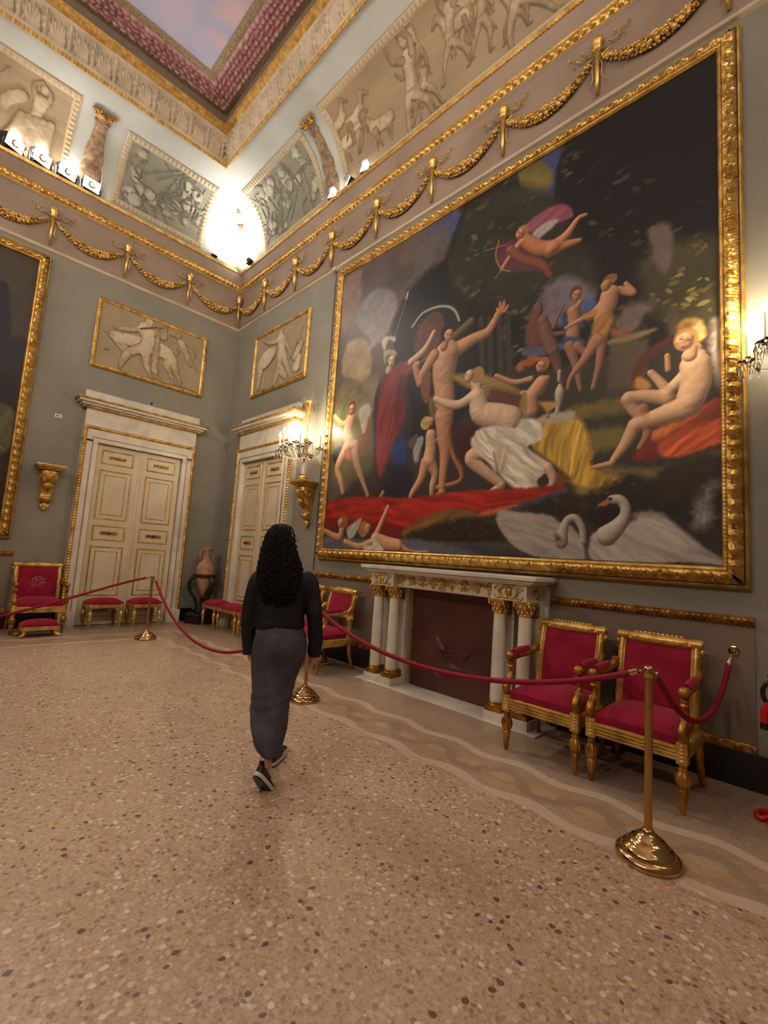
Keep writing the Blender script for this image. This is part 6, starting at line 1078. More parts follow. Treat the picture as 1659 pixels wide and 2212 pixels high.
for sx in (-1, 1):
    g = MB(); cx = sx*(hw-.17)
    for q in (-1, 1):
        g.tube([(cx+q*.035+.055*math.cos(a), -.386, 1.20+.05*math.sin(a)) for a in np.linspace(0, 2*PI, 18, endpoint=False)], .013, 6, closed=True)
        scroll(g, cx+q*.11, 1.22, .035, 1.2, q, -.386, .008); g.tube([(cx+q*.06, -.386, 1.16), (cx+q*.13, -.386, 1.14), (cx+q*.15, -.386, 1.17)], [.011, .009, .004], 6)
    g.ball((cx, -.39, 1.20), (.03, .012, .04), 8)
    obj('gilt_wreath_mount', g, M_gold, fp, angle=180)
    g = MB(); x = sx*(hw+.012)
    g.tube([(x, -.16, 1.15), (x, -.20, 1.19), (x, -.18, 1.25)], [.012, .022, .012], 7).tube([(x, -.19, 1.20), (x, -.23, 1.23), (x, -.26, 1.22)], [.012, .010, .006], 6).ball((x, -.18, 1.265), (.012, .018, .018), 7).tube([(x, -.17, 1.16), (x, -.13, 1.14), (x, -.12, 1.19)], [.014, .010, .006], 6)
    obj('gilt_side_mount', g, M_gold, fp, angle=180)
    obj('side_slab', MB().box((sx*(hw-.02), -.07, .60), (.10, .14, 1.05)).box((sx*(hw-.30), -.09, .60), (.16, .16, 1.05)).box((sx*(hw+.035), -.03, .64), (.06, .06, 1.26)), M_marble, fp, smooth=False)
    pl = obj('plinth', MB().box((sx*(hw-.17), -.19, .045), (.44, .38, .09), bev=.004), M_marble, fp)
    for i, ax in enumerate((.075, .325)):
        x = sx*(hw-.175+(.13 if i == 0 else -.13)); yy = -.285
        c = obj('column', MB().lathe([(.066, .17), (.068, .2), (.064, .6), (.058, .99)], (x, yy, 0), 24), M_marble, fp)
        obj('column_base', MB().box((x, yy, .11), (.16, .16, .04)).lathe([(.078, .13), (.082, .145), (.07, .155), (.074, .17), (.066, .178)], (x, yy, 0), 24), M_goldd, c)
        cp = MB().lathe([(.060, .985), (.066, .995), (.06, 1.005), (.066, 1.05), (.085, 1.095)], (x, yy, 0), 24).box((x, yy, 1.108), (.175, .175, .025), bev=.004)
        for k in range(10):
            a = k*2*PI/10
            for zz, rr in ((1.02, .068), (1.065, .078)): cp.ball((x+math.cos(a+zz*9)*rr, yy+math.sin(a+zz*9)*rr, zz), (.014, .014, .026), 6)
        for qx in (-1, 1):
            for qy in (-1, 1): cp.ball((x+qx*.074, yy+qy*.074, 1.082), .016, 7)
        obj('capital', cp, M_gold, c, angle=60)
        p = obj('pilaster', MB().box((x, -.15, .57), (.10, .05, .80)), M_marble, fp, smooth=False)
        obj('pilaster_capital', MB().box((x, -.15, 1.04), (.12, .07, .13), bev=.01), M_goldd, p); obj('pilaster_base', MB().box((x, -.15, .13), (.13, .08, .08), bev=.008), M_goldd, p)
    v = MB()
    for k in range(12): v.ball((sx*(hw-.175), -.155, .3+k*.055), (.012+.008*(k % 2), .008, .026), 6)
    obj('gilt_leaf_drop', v, M_gold, fp, angle=180)
obj('gilt_inner_moulding', MB().box((-.556, -.125, .57), (.012, .02, 1.08)).box((.556, -.125, .57), (.012, .02, 1.08)).box((0, -.125, 1.11), (1.12, .02, .012)), M_gold, fp, smooth=False)
M_screen = noise_col(mat('oxblood_screen', rgb(82, 44, 38), .38, 0, .5), rgb(70, 36, 32), rgb(94, 52, 44), 3, 4)
SCR = 3.0; X, Z = np.meshgrid(np.linspace(-.555, .555, 70), np.linspace(.02, 1.11, 70)); H_ = np.zeros_like(X)
for (x0, z0, x1, z1, a, wd) in ((-.22, .62, -.05, .38, .010, .012), (.36, .60, .12, .35, .010, .012), (-.28, .30, .30, .30, .004, .02), (-.3, .28, -.1, .12, .005, .02), (.0, 1.0, -.02, .45, .005, .03), (-.05, .42, .12, .36, -.006, .04), (-.35, .5, .4, .46, .003, .02)):
    t0 = np.clip(((X-x0)*(x1-x0)+(Z-z0)*(z1-z0))/((x1-x0)**2+(z1-z0)**2), 0, 1); dd = np.hypot(X-x0-t0*(x1-x0), Z-z0-t0*(z1-z0)); H_ += SCR*a*np.exp(-(dd/wd)**2)*(.4+np.sin(t0*PI))
scr = MB().grid(np.stack([X, -.095-H_, Z], -1)); scr.box((0, -.07, .565), (1.11, .03, 1.09))
tag(obj('fireplace_screen', scr, M_screen, None, (0, -6.055, 0), -PI/2, angle=60), 'dark oxblood wrinkled screen closing the fireplace opening', 'fireplace screen')
tag(obj('hearth_slab', MB().box((0, -.21, .006), (2*hw+.30, .44, .012), bev=.003), M_marble, None, (0, -6.055, 0), -PI/2), 'flat white marble hearth slab under the fireplace', 'hearth slab')

# ------------------------------------------------------------------ seats
def turned_leg(mb, x, y, h, r=.030, flute=True):
    mb.lathe([(r*.42, .0), (r*.5, .02), (r*.62, .03), (r*.95, h*.42), (r*1.05, h*.46), (r*.8, h*.49), (r*1.15, h*.54), (r*1.45, h*.66), (r*1.35, h*.76), (r*.75, h*.84), (r*.95, h*.88), (r*.7, h*.92), (r*.9, h)], (x, y, 0), 20, flute=10 if flute else 0, famp=.14)
def cushion(w, d, h, c, crown=.03, n=12, taper=0):
    X, Y = np.meshgrid(np.linspace(-1, 1, n), np.linspace(-1, 1, n)); e = (1-np.abs(X)**4)*(1-np.abs(Y)**4)
    top = np.stack([X*w/2*(1+taper*(-Y)*.5)*(1-.02*(1-e)), Y*d/2, h*(.55+.45*e**.35)+crown*e*(1-.3*(X*X+Y*Y))], -1)
    bot = top.copy(); bot[..., 2] = 0
    mb = MB().grid(top+np.array(c)); mb.grid(bot+np.array(c), flip=True)
    ring = [(0, j) for j in range(n)]+[(i, n-1) for i in range(1, n)]+[(n-1, j) for j in range(n-2, -1, -1)]+[(i, 0) for i in range(n-2, 0, -1)]
    A = np.array([top[i, j] for i, j in ring])+np.array(c); B = np.array([bot[i, j] for i, j in ring])+np.array(c)
    return mb.grid(np.stack([A, B], 1), close_u=True)
def armchair(loc, rz, lab, back='full', w=.60, pads=True, rosette=False, group=None, top=.99):
    root = thing('gilt_armchair', lab, 'armchair', loc, rz, group)
    d = .56; hs = .36; x = w/2-.03
    # seat rail: reeded front
    fr = MB()
    fr.box((0, -d/2+.03, hs-.005), (w-.08, .045, .09), bev=.006)
    for k in range(4): fr.tube([(-w/2+.05, -d/2+.005, hs-.038+k*.022), (w/2-.05, -d/2+.005, hs-.038+k*.022)], .011, 7)
    for sx in (-1, 1):
        fr.box((sx*(x), 0, hs-.005), (.04, d-.06, .09), bev=.006); fr.box((sx*x, -d/2+.025, hs), (.065, .065, .13), bev=.008)
        for k in range(3): fr.tube([(sx*(x+.02), -d/2+.06, hs-.03+k*.028), (sx*(x+.02), d/2-.06, hs-.03+k*.028)], .010, 6)
        for k in range(5): fr.ball((sx*x, -d/2-.008, hs-.045+k*.022), (.022-.002*k, .006, .013), 6)
    fr.box((0, d/2-.03, hs-.005), (w-.08, .04, .08), bev=.005)
    obj('seat_frame', fr, M_gold, root)
    for sx in (-1, 1):
        l = MB(); turned_leg(l, sx*x, -d/2+.025, hs-.06, .031); obj('leg', l, M_goldd, root, angle=50)
        l = MB().tube(spline([(sx*(x-.005), d/2-.05, hs), (sx*(x-.005), d/2-.045, hs*.6), (sx*x, d/2, hs*.2), (sx*x, d/2+.035, 0)], 4), [.032-.0013*i for i in range(13)], 8); obj('leg', l, M_goldd, root, angle=50)
    obj('seat_cushion', cushion(w-.10, d-.04, .10, (0, -.01, hs+.035), .025, taper=.05), M_red, root, angle=50)
    # back: stiles curving backwards to a scrolled crest
    def byz(t): return d/2-.055+.10*t*t, hs+.04+(top-hs-.04)*t
    bk = MB()
    for sx in (-1, 1):
        pts = [(sx*(x-.028), *byz(t)) for t in np.linspace(-.05, .95, 12)]
        bk.tube(pts, [.030]*12, 8, sy=1.15)
        bk.tube([(sx*(x-.050), byz(t)[0]-.02, byz(t)[1]) for t in np.linspace(.1, .9, 8)], .008, 6)
        for k in range(2): bk.ball((sx*(x-.028), byz(.47)[0]-.035, byz(.47)[1]+.02*k), .011, 7)
        bk.ball((sx*(x+.005), byz(.86)[0], byz(.86)[1]), (.018, .014, .024), 7)
    yt, zt = byz(1.0)
    crest = [(-(w/2-.028)+(w-.056)*q, yt-.01-.018*math.sin(q*PI), zt-.035) for q in np.linspace(0, 1, 13)]
    bk.tube(crest, [.042]*13, 10, sy=1.0); bk.tube([(p[0], p[1]+.045, p[2]+.005) for p in crest], [.024]*13, 8)
    for k in range(-8, 9): bk.ball((k*.026, yt-.058, zt-.035+.010*math.sin(k*2.1)), (.014, .008, .017), 6, rot=(0, k*.6, 0))
    for k in range(-5, 6): bk.ball((k*.03, yt-.02, zt+.004), (.015, .012, .012), 6)
    if back == 'open':
        y1, z1 = byz(.42); bk.tube([(-w/2+.055, y1, z1), (w/2-.055, y1, z1)], .026, 8)
        for k in (-1, 1): bk.tube([(k*x, byz(.42)[0], byz(.42)[1]), (k*x, byz(.42)[0]-.07, byz(.42)[1]-.02), (k*(x-.0), byz(.3)[0]-.03, byz(.3)[1])], [.035, .03, .02], 7)
    obj('back_frame', bk, M_gold, root, angle=60)
    b0 = .48 if back == 'open' else .06; ts = np.linspace(b0, .93, 14); xs = np.linspace(-1, 1, 14); G = np.zeros((14, 14, 3)); G2 = G.copy()
    for i, t_ in enumerate(ts):
        y, z = byz(t_)
        for j, q in enumerate(xs):
            e = (1-abs(q)**4)*(1-abs((t_-b0)/(.93-b0)*2-1)**4); G[i, j] = (q*(x-.046), y-.018-.020*e**.5, z); G2[i, j] = (q*(x-.046), y+.018, z)
    bm_ = MB().grid(G).grid(G2, flip=True); bm_.grid(np.stack([G[0], G2[0]], 0)).grid(np.stack([G[-1], G2[-1]], 0)).grid(np.stack([G[:, 0], G2[:, 0]], 0)).grid(np.stack([G[:, -1], G2[:, -1]], 0))
    bc = obj('back_cushion', bm_, M_red, root, angle=60)
    if rosette:
        rs = MB(); y, z = byz(.5)
        for k in range(10): a = k*2*PI/10; rs.ball((.075*math.cos(a), y-.042, z+.085*math.sin(a)), (.030, .006, .030), 8)
        for k in range(6): a = k*2*PI/6; rs.ball((.035*math.cos(a), y-.044, z+.04*math.sin(a)), (.024, .006, .024), 8)
        obj('embroidered_rosette', rs, noise_col(mat('rose_embroidery', rgb(158, 62, 74), .9), rgb(148, 48, 62), rgb(172, 84, 92), 30, 3), bc, angle=180)['label'] = 'pale rose rosette woven on the back'
    # arms
    za = .70
    for sx in (-1, 1):
        a = MB(); xx = sx*(x+.005)
        a.tube(spline([(xx, -d/2+.03, hs+.06), (xx, -d/2+.0, hs+.12), (xx, -d/2+.045, hs+.18), (xx, -d/2+.085, hs+.23), (xx, -d/2+.06, hs+.28)], 4), [.026, .027, .03, .032, .032, .03, .028, .026, .024, .022, .02, .02, .021, .022, .022, .022, .022], 8)
        a.lathe([(.020, hs+.265), (.028, hs+.275), (.018, hs+.29), (.028, hs+.30), (.024, hs+.315)], (xx, -d/2+.055, 0), 14)
        a.tube(spline([(xx, -d/2+.06, za), (xx, -.05, za+.01), (xx, d/2-.12, za+.02), (xx, d/2-.04, za+.06)], 4), [.026]*13, 8, sy=.9)
        a.tube([(xx, d/2-.13, za+.02), (xx, d/2-.06, za+.07), (xx, byz(.6)[0]-.01, byz(.6)[1]+.02)], [.02, .028, .016], 8)
        for k in range(4): a.ball((xx-sx*.0, -d/2+.01+.012*k, hs+.10+.03*k), (.034, .012, .02), 7)
        ar = obj('arm', a, M_goldd if back == 'full' else M_gold, root, angle=60)
        obj('arm_finial', MB().ball((xx, -d/2+.05, za+.015), .037, 14), M_goldd, ar, angle=180)
        if pads: obj('arm_pad', MB().tube([(xx, -d/2+.10, za+.035), (xx, -.08, za+.045), (xx, .07, za+.05)], [.030, .034, .028], 10, sy=.7), M_red, ar, angle=80)
    return root
A1 = armchair((-.575, -7.435, 0), -PI/2, 'gilt armchair with crimson velvet, directly beside the fireplace', group='gilt armchairs by the fireplace')
armchair((-.565, -8.085, 0), -PI/2, 'gilt armchair with crimson velvet behind the brass post, nearest the red extinguisher', group='gilt armchairs by the fireplace', w=.605)
armchair((-.50, -4.33, 0), -PI/2-.0, 'gilt armchair with open lower back, left of the fireplace', back='open', group='gilt armchairs left of the fireplace', top=1.0)
armchair((-.50, -3.66, 0), -PI/2, 'gilt armchair mostly hidden behind the walking woman', back='open', group='gilt armchairs left of the fireplace', top=1.0)
armchair((-2.91, -.36, 0), 0, 'gilt armchair with a woven rosette on its crimson back, behind the footstool', w=.68, pads=False, rosette=True, top=1.02)
def stool(loc, rz, lab, w=.50, d=.40, h=.36, name='gilt_stool', group=None, low=False):
    root = thing(name, lab, 'footstool' if low else 'stool', loc, rz, group)
    f = MB().box((0, -d/2+.02, h), (w-.05, .035, .055), bev=.006).box((0, d/2-.02, h), (w-.05, .035, .055), bev=.006)
    for sx in (-1, 1): f.box((sx*(w/2-.02), 0, h), (.035, d-.05, .055), bev=.006)
    obj('seat_frame', f, M_gold, root)
    for sx in (-1, 1):
        for sy in (-1, 1):
            l = MB()
            if low: l.tube(spline([(sx*(w/2-.03), sy*(d/2-.03), h), (sx*(w/2-.045), sy*(d/2-.035), h*.5), (sx*(w/2-.02), sy*(d/2-.02), .03), (sx*(w/2+.01), sy*(d/2), .02)], 4), [.024]*9+[.026]*4, 8)
            else: l.box((sx*(w/2-.028), sy*(d/2-.028), h), (.055, .055, .075), bev=.006); turned_leg(l, sx*(w/2-.028), sy*(d/2-.028), h-.03, .026, False)
            obj('leg', l, M_gold if sy < 0 else M_goldd, root, angle=50)
    obj('seat_cushion', cushion(w-.01, d-.01, .07 if not low else .06, (0, 0, h+.025), .035), M_red, root, angle=50)
    return root
stool((-2.00, -.30, 0), .08, 'crimson gilt stool before the far door, left one of the pair', group='stools before the far door', w=.52, d=.36)
stool((-1.375, -.35, 0), .08, 'crimson gilt stool before the far door, right one of the pair', group='stools before the far door', w=.48, d=.36)
stool((-.28, -.88, 0), -PI/2, 'crimson gilt stool at the corner door, nearest the urn', group='stools before the corner door', w=.5, d=.36)
stool((-.26, -1.52, 0), -PI/2+.05, 'crimson gilt stool at the corner door, middle of the row', group='stools before the corner door', w=.62, d=.36)
stool((-.28, -2.30, 0), -PI/2, 'crimson gilt stool at the corner door, beside the walking woman', group='stools before the corner door', w=.62, d=.36)
stool((-2.92, -.80, 0), .04, 'low crimson footstool with gilt paw feet in front of the rosette armchair', .46, .26, .125, 'footstool', low=True)

# ------------------------------------------------------------------ amphora on its stand in the corner
st = thing('vase_stand', 'dark tripod stand with curved legs in the room corner', 'stand', (-.33, -.33, 0))
obj('ring', MB().lathe([(.15, .86), (.20, .865), (.205, .90), (.19, .92), (.14, .92), (.13, .90), (.15, .86)], (0, 0, 0), 28, cap=False), M_dark, st)
for k in range(3):
    a = k*2*PI/3-PI/2+.2; c_, s_ = math.cos(a), math.sin(a)
    obj('leg', MB().tube(spline([(c_*.19, s_*.19, .89), (c_*.26, s_*.26, .76), (c_*.24, s_*.24, .60), (c_*.14, s_*.14, .45), (c_*.10, s_*.10, .32), (c_*.16, s_*.16, .22)], 4), [.035]*8+[.03]*13, 8), M_dark, st, angle=180)
obj('base', MB().lathe([(.30, 0), (.30, .16), (.27, .19), (.12, .22), (.06, .30), (.05, .46)], (0, 0, 0), 6), M_black, st, angle=30)
v = thing('amphora', 'terracotta two-handled amphora standing in the dark stand', 'vase', (-.33, -.33, 0))
M_terra = noise_col(mat('terracotta', rgb(176, 124, 92), .75), rgb(150, 104, 78), rgb(198, 150, 116), 7, 5)
obj('body', MB().lathe([(.012, .50), (.05, .56), (.11, .70), (.155, .84), (.172, .95), (.165, 1.05), (.13, 1.14), (.07, 1.20), (.058, 1.28), (.065, 1.36), (.085, 1.40), (.088, 1.43), (.075, 1.44), (.06, 1.40)], (0, 0, 0), 28), M_terra, v, angle=60)
for sx in (-1, 1): obj('handle', MB().tube(spline([(sx*.06, 0, 1.39), (sx*.125, 0, 1.38), (sx*.135, 0, 1.28), (sx*.115, 0, 1.17)], 5), .014, 8), M_terra, v, angle=180)

# ------------------------------------------------------------------ dark carved firedog behind the armchairs
fd = thing('carved_ornament', 'dark bronze leafy ornament standing between the two near armchairs', 'ornament', (-.12, -7.765, 0), -PI/2)
M_bronze = noise_col(mat('dark_bronze', rgb(52, 38, 28), .4, .6), rgb(34, 24, 18), rgb(92, 68, 40), 12, 4)
b = MB().box((0, 0, .02), (.075, .12, .04), bev=.008).lathe([(.03, .04), (.02, .12), (.03, .3), (.02, .5), (.035, .62)], (0, 0, 0), 12); obj('stem', b, M_bronze, fd)
r_ = np.random.RandomState(4); b = MB()
for k in range(26):
    a = r_.uniform(0, 2*PI); z = r_.uniform(.42, .82); q = r_.uniform(.02, .05); b.tube([(0, 0, z-.12), (math.cos(a)*q*.6, math.sin(a)*q*.5, z), (math.cos(a)*q, math.sin(a)*q*.6, z+.05)], [.012, .022, .006], 6)
obj('leaves', b, M_bronze, fd, angle=180)

# ------------------------------------------------------------------ brass rope posts and ropes
def post(loc, lab, h=.955):
    root = thing('rope_post', lab, 'rope post', (*loc, 0), 0, 'brass rope posts')
    obj('base', MB().lathe([(.150, 0), (.154, .010), (.150, .026), (.136, .040), (.126, .042), (.125, .050), (.112, .066), (.100, .070), (.096, .080), (.078, .096), (.064, .099), (.058, .108), (.042, .124), (.030, .128), (.028, .140), (.020, .146)], (0, 0, 0), 48), M_brass, root, angle=50)
    obj('pole', MB().lathe([(.019, .12), (.019, h-.065)], (0, 0, 0), 24), M_brassm, root)
    obj('cap', MB().lathe([(.020, h-.07), (.024, h-.066), (.022, h-.058), (.026, h-.05), (.026, h-.015), (.020, h-.004), (.006, h)], (0, 0, 0), 28).tube([(-.032, 0, h-.03), (.032, 0, h-.03)], .008, 8), M_brass, root, angle=50)
    return root
P_near = (-1.479, -8.342); P_mid = (-1.432, -5.295); P_far = (-1.715, -1.60)
post(P_near, 'brass rope post in front of the near armchair'); post(P_mid, 'brass rope post half hidden behind the walking woman'); post(P_far, 'brass rope post before the far door')
def rope(a, b, sag, lab, skew=.5, r=.017, ends=(1, 1)):
    a, b = Vector(a), Vector(b); L = (b-a).length; root = thing('barrier_rope', lab, 'rope', tuple((a+b)/2), 0, 'crimson barrier ropes')
    c0 = (a+b)/2; N = int(L/.012); pts = []
    for i in range(N+1):
        t_ = i/N; p = a.lerp(b, t_)
        q = t_**(math.log(.5)/math.log(skew)); cat = (math.cosh((q-.5)*2*1.25)-math.cosh(1.25))/(math.cosh(1.25)-1)
        p.z += sag*cat; pts.append(p-c0)
    body = pts[max(1, int(.05/.012)):-max(1, int(.05/.012))]
    ln_ = np.concatenate([[0], np.cumsum([(body[i+1]-body[i]).length for i in range(len(body)-1)])])
    obj('cord', MB().tube(body, r, 16, twist=lambda i, an: 1+.13*abs(math.sin(1.5*(an+ln_[min(i, len(ln_)-1)]*75)))-.06), M_rope, root, angle=180)
    for e, on in ((0, ends[0]), (-1, ends[1])):
        if not on: continue
        p = pts[e]; q = body[e]; d_ = (q-p); obj('brass_end', MB().tube([p, p+d_*.35, p+d_*.45, q+d_*.25, q+d_*.3], [.007, .007, r*1.05, r*1.1, r*.9], 12), M_brass, root, angle=50)
    return root
H0 = .925
rope((P_far[0]-.03, P_far[1], H0), (-5.2, -1.35, .45), .33, 'crimson rope crossing in front of the far armchair, running off to the left', .64, ends=(1, 1))
rope((P_far[0]+.03, P_far[1]-.01, H0), (P_mid[0]-.01, P_mid[1]+.03, H0), .76, 'crimson rope hanging low from the far post towards the woman', .5)
rope((P_mid[0]+.01, P_mid[1]-.03, H0), (P_near[0], P_near[1]+.03, H0), .30, 'long crimson rope drooping in front of the fireplace', .5)
rope((P_near[0]+.03, P_near[1]-.01, H0), (-.06, -8.50, .90), .36, 'short crimson rope from the near post to the wall hook', .55)
hk = thing('rope_hook', 'brass wall plate and hook holding the short rope by the extinguisher', 'hook', (0, -8.51, .93), -PI/2)
obj('plate', MB().lathe([(.036, 0), (.034, .006), (.024, .010), (.004, .012)], (0, -.012, 0), 24, mat=Euler((PI/2, 0, 0)).to_matrix()), M_brass, hk)
obj('ring', MB().tube([(.012*math.cos(a), -.04, -.012+.016*math.sin(a)) for a in np.linspace(0, 2*PI, 14, endpoint=False)], .004, 6, closed=True).tube([(0, -.01, 0), (0, -.04, 0)], .006, 6), M_brass, hk, angle=180)

# ------------------------------------------------------------------ fire extinguisher on its floor stand, cut by the right edge
M_ext = mat('signal_red_enamel', rgb(196, 22, 22), .3); M_rub = mat('black_rubber', rgb(22, 20, 20), .5)
ex = thing('fire_extinguisher', 'red fire extinguisher on a tubular red stand at the right edge', 'fire extinguisher', (-.42, -8.83, 0), -PI/2)
obj('cylinder', MB().lathe([(.02, .26), (.075, .27), (.085, .30), (.085, .66), (.075, .71), (.04, .75), (.025, .77)], (0, 0, 0), 28), M_ext, ex)
obj('valve', MB().lathe([(.024, .765), (.024, .80), (.03, .81), (.02, .84)], (0, 0, 0), 14).box((-.03, 0, .85), (.14, .02, .015), bev=.004).box((-.03, 0, .875), (.13, .02, .012), rot=(0, .12, 0), bev=.004), M_rub, ex)
obj('hose', MB().tube(spline([(0, 0, .80), (-.08, -.02, .82), (-.12, -.02, .77), (-.11, -.02, .70), (-.07, -.02, .69)], 6), .013, 8), M_rub, ex, angle=180)
obj('nozzle', MB().tube([(-.09, -.03, .69), (-.112, -.03, .64), (-.112, -.03, .57)], [.018, .022, .022], 10), M_ext, ex, angle=60); obj('nozzle_tip', MB().tube([(-.112, -.03, .57), (-.112, -.03, .53)], [.024, .024], 10), M_rub, ex, angle=60)
obj('stand', MB().tube(spline([(-.03, .02, .30), (-.05, .0, .18), (-.07, -.03, .06), (-.13, -.08, .02), (-.16, -.05, .02), (-.14, .03, .02), (-.05, .06, .02), (.08, .06, .02), (.14, .02, .02), (.14, -.09, .02), (.03, -.13, .02), (-.10, -.11, .02)], 6), .017, 8).box((0, 0, .245), (.15, .15, .02), bev=.006).tube([(.05, .0, .25), (.09, .03, .02)], .016, 8), M_ext, ex, angle=180)
# ------------------------------------------------------------------ the woman walking away
def remesh_obj(name, mb, mat_, parent, vox, smooth_it=4, post=None):
    me = bpy.data.meshes.new('tmp'); me.from_pydata(np.concatenate(mb.v).tolist(), [], mb.f)
    bm = bmesh.new(); bm.from_mesh(me); bmesh.ops.recalc_face_normals(bm, faces=bm.faces); bm.to_mesh(me); bm.free()
    o = bpy.data.objects.new('tmp', me); COL.objects.link(o)
    r = o.modifiers.new('r', 'REMESH'); r.mode = 'VOXEL'; r.voxel_size = vox
    s_ = o.modifiers.new('s', 'SMOOTH'); s_.iterations = smooth_it; s_.factor = .5
    dg = bpy.context.evaluated_depsgraph_get(); new = bpy.data.meshes.new_from_object(o.evaluated_get(dg))
    bpy.data.objects.remove(o); bpy.data.meshes.remove(me)
    new.name = name; new.materials.clear(); new.materials.append(mat_)
    if post:
        n = len(new.vertices); co = np.zeros(n*3); new.vertices.foreach_get('co', co); co = post(co.reshape(-1, 3)); new.vertices.foreach_set('co', co.ravel()); new.update()
    new.polygons.foreach_set('use_smooth', [True]*len(new.polygons))
    q = bpy.data.objects.new(name, new); COL.objects.link(q); q.parent = parent
    return q
def loft(mb, rings, n=28, pw=2.0, cap=True):
    """rings: (cx, cy, z, rx, ry[, tilt_y])"""
    a = np.linspace(0, 2*PI, n, endpoint=False); G = np.zeros((len(rings), n, 3))
    for i, r in enumerate(rings):
        cx, cy, z, rx, ry = r[:5]; c, s = np.cos(a), np.sin(a)
        G[i, :, 0] = cx+rx*np.sign(c)*np.abs(c)**(2/pw); G[i, :, 1] = cy+ry*np.sign(s)*np.abs(s)**(2/pw); G[i, :, 2] = z+(r[5]*s*ry if len(r) > 5 else 0)
    mb.grid(G, close_v=True)
    if cap:
        base = mb.n-len(rings)*n; mb.f += [tuple(base+i for i in range(n))[::-1], tuple(base+(len(rings)-1)*n+i for i in range(n))]; mb.m += [0, 0]
    return mb
woman = thing('person', 'woman walking away with long curly black hair, black jacket and grey midi skirt', 'person', (-2.50, -6.42, 0), -math.atan2(1.68, 2.6))
M_skin = mat('skin', rgb(206, 150, 124), .5, 0, .4, Subsurface_Weight=.12); M_skin.node_tree.nodes['Principled BSDF'].inputs['Subsurface Radius'].default_value = (.02, .008, .005)
M_hair = mat('black_hair', rgb(10, 8, 8), .7, 0, .2); M_jack = noise_col(mat('black_jacket', rgb(18, 17, 18), .62, 0, .35), rgb(11, 10, 11), rgb(16, 15, 16), 8, 3, bump=.15, bscale=60)
M_skirt = noise_col(mat('grey_ribbed_skirt', rgb(72, 68, 76), .85, 0, .2), rgb(66, 62, 70), rgb(78, 74, 82), 10, 3, bump=.05, bscale=90)
M_shoeb = mat('black_shoe_leather', rgb(20, 20, 22), .4); M_shoew = mat('white_shoe_leather', rgb(206, 202, 194), .45)
L_ank = (-.031, -.235, .20); R_ank = (.018, .118, .12)
b = MB()
# trunk, neck, head
loft(b, [(-.01, 0, .86, .13, .09), (-.01, -.01, .93, .125, .085), (-.015, 0, 1.03, .115, .08), (-.02, .005, 1.15, .125, .085), (-.02, 0, 1.24, .13, .075), (-.025, -.005, 1.30, .09, .055), (-.03, 0, 1.35, .06, .055), (-.04, .005, 1.40, .05, .052), (-.05, .01, 1.44, .052, .055)])
def head_pt(p):     # head frame: X right, Y face, Z up; turned right, tipped up a little
    q = Euler((.16, 0, -1.0)).to_matrix() @ Vector(p); return (q.x-.055, q.y+.01, q.z+1.505)
for c, r in (((0, -.012, .02), (.072, .09, .088)), ((0, .018, -.035), (.058, .068, .066)), ((0, .045, -.075), (.032, .032, .026)), ((0, .088, -.018), (.010, .016, .011)), ((0, .082, .0), (.008, .014, .022)),
             ((0, .076, -.045), (.022, .010, .006)), ((0, .075, -.054), (.018, .010, .006)), ((.034, .062, -.02), (.022, .016, .018)), ((-.034, .062, -.02), (.022, .016, .018)), ((.03, .072, .022), (.024, .010, .006)), ((-.03, .072, .022), (.024, .010, .006)),
             ((.074, -.005, -.008), (.008, .018, .028)), ((-.074, -.005, -.008), (.008, .018, .028))):
    b.ball(head_pt(c), r, 16, rot=Euler((.16, 0, -1.0)))
# legs
b.tube(spline([(-.085, -.01, .88), (-.075, -.02, .68), (-.058, -.05, .50), (-.048, -.12, .38), (-.038, -.185, .29), L_ank, (-.030, -.245, .15)], 4), [.078-.0025*i for i in range(12)]+[.050, .050, .050, .050, .049, .047, .044, .040, .036, .034, .033, .034, .036], 14)
b.tube(spline([(.065, .01, .88), (.06, .07, .68), (.035, .12, .48), (.005, .10, .32), (.015, .115, .20), R_ank, (.02, .125, .07)], 4), [.078-.0022*i for i in range(12)]+[.052, .057, .056, .054, .05, .046, .042, .037, .034, .033, .034, .036, .038], 14)
b.tube([(-.03, -.245, .16), (-.025, -.22, .10), (-.01, -.19, .04)], [.028, .028, .02], 12); b.tube([(.02, .13, .07), (.04, .19, .05), (.07, .26, .035)], [.03, .028, .02], 12)
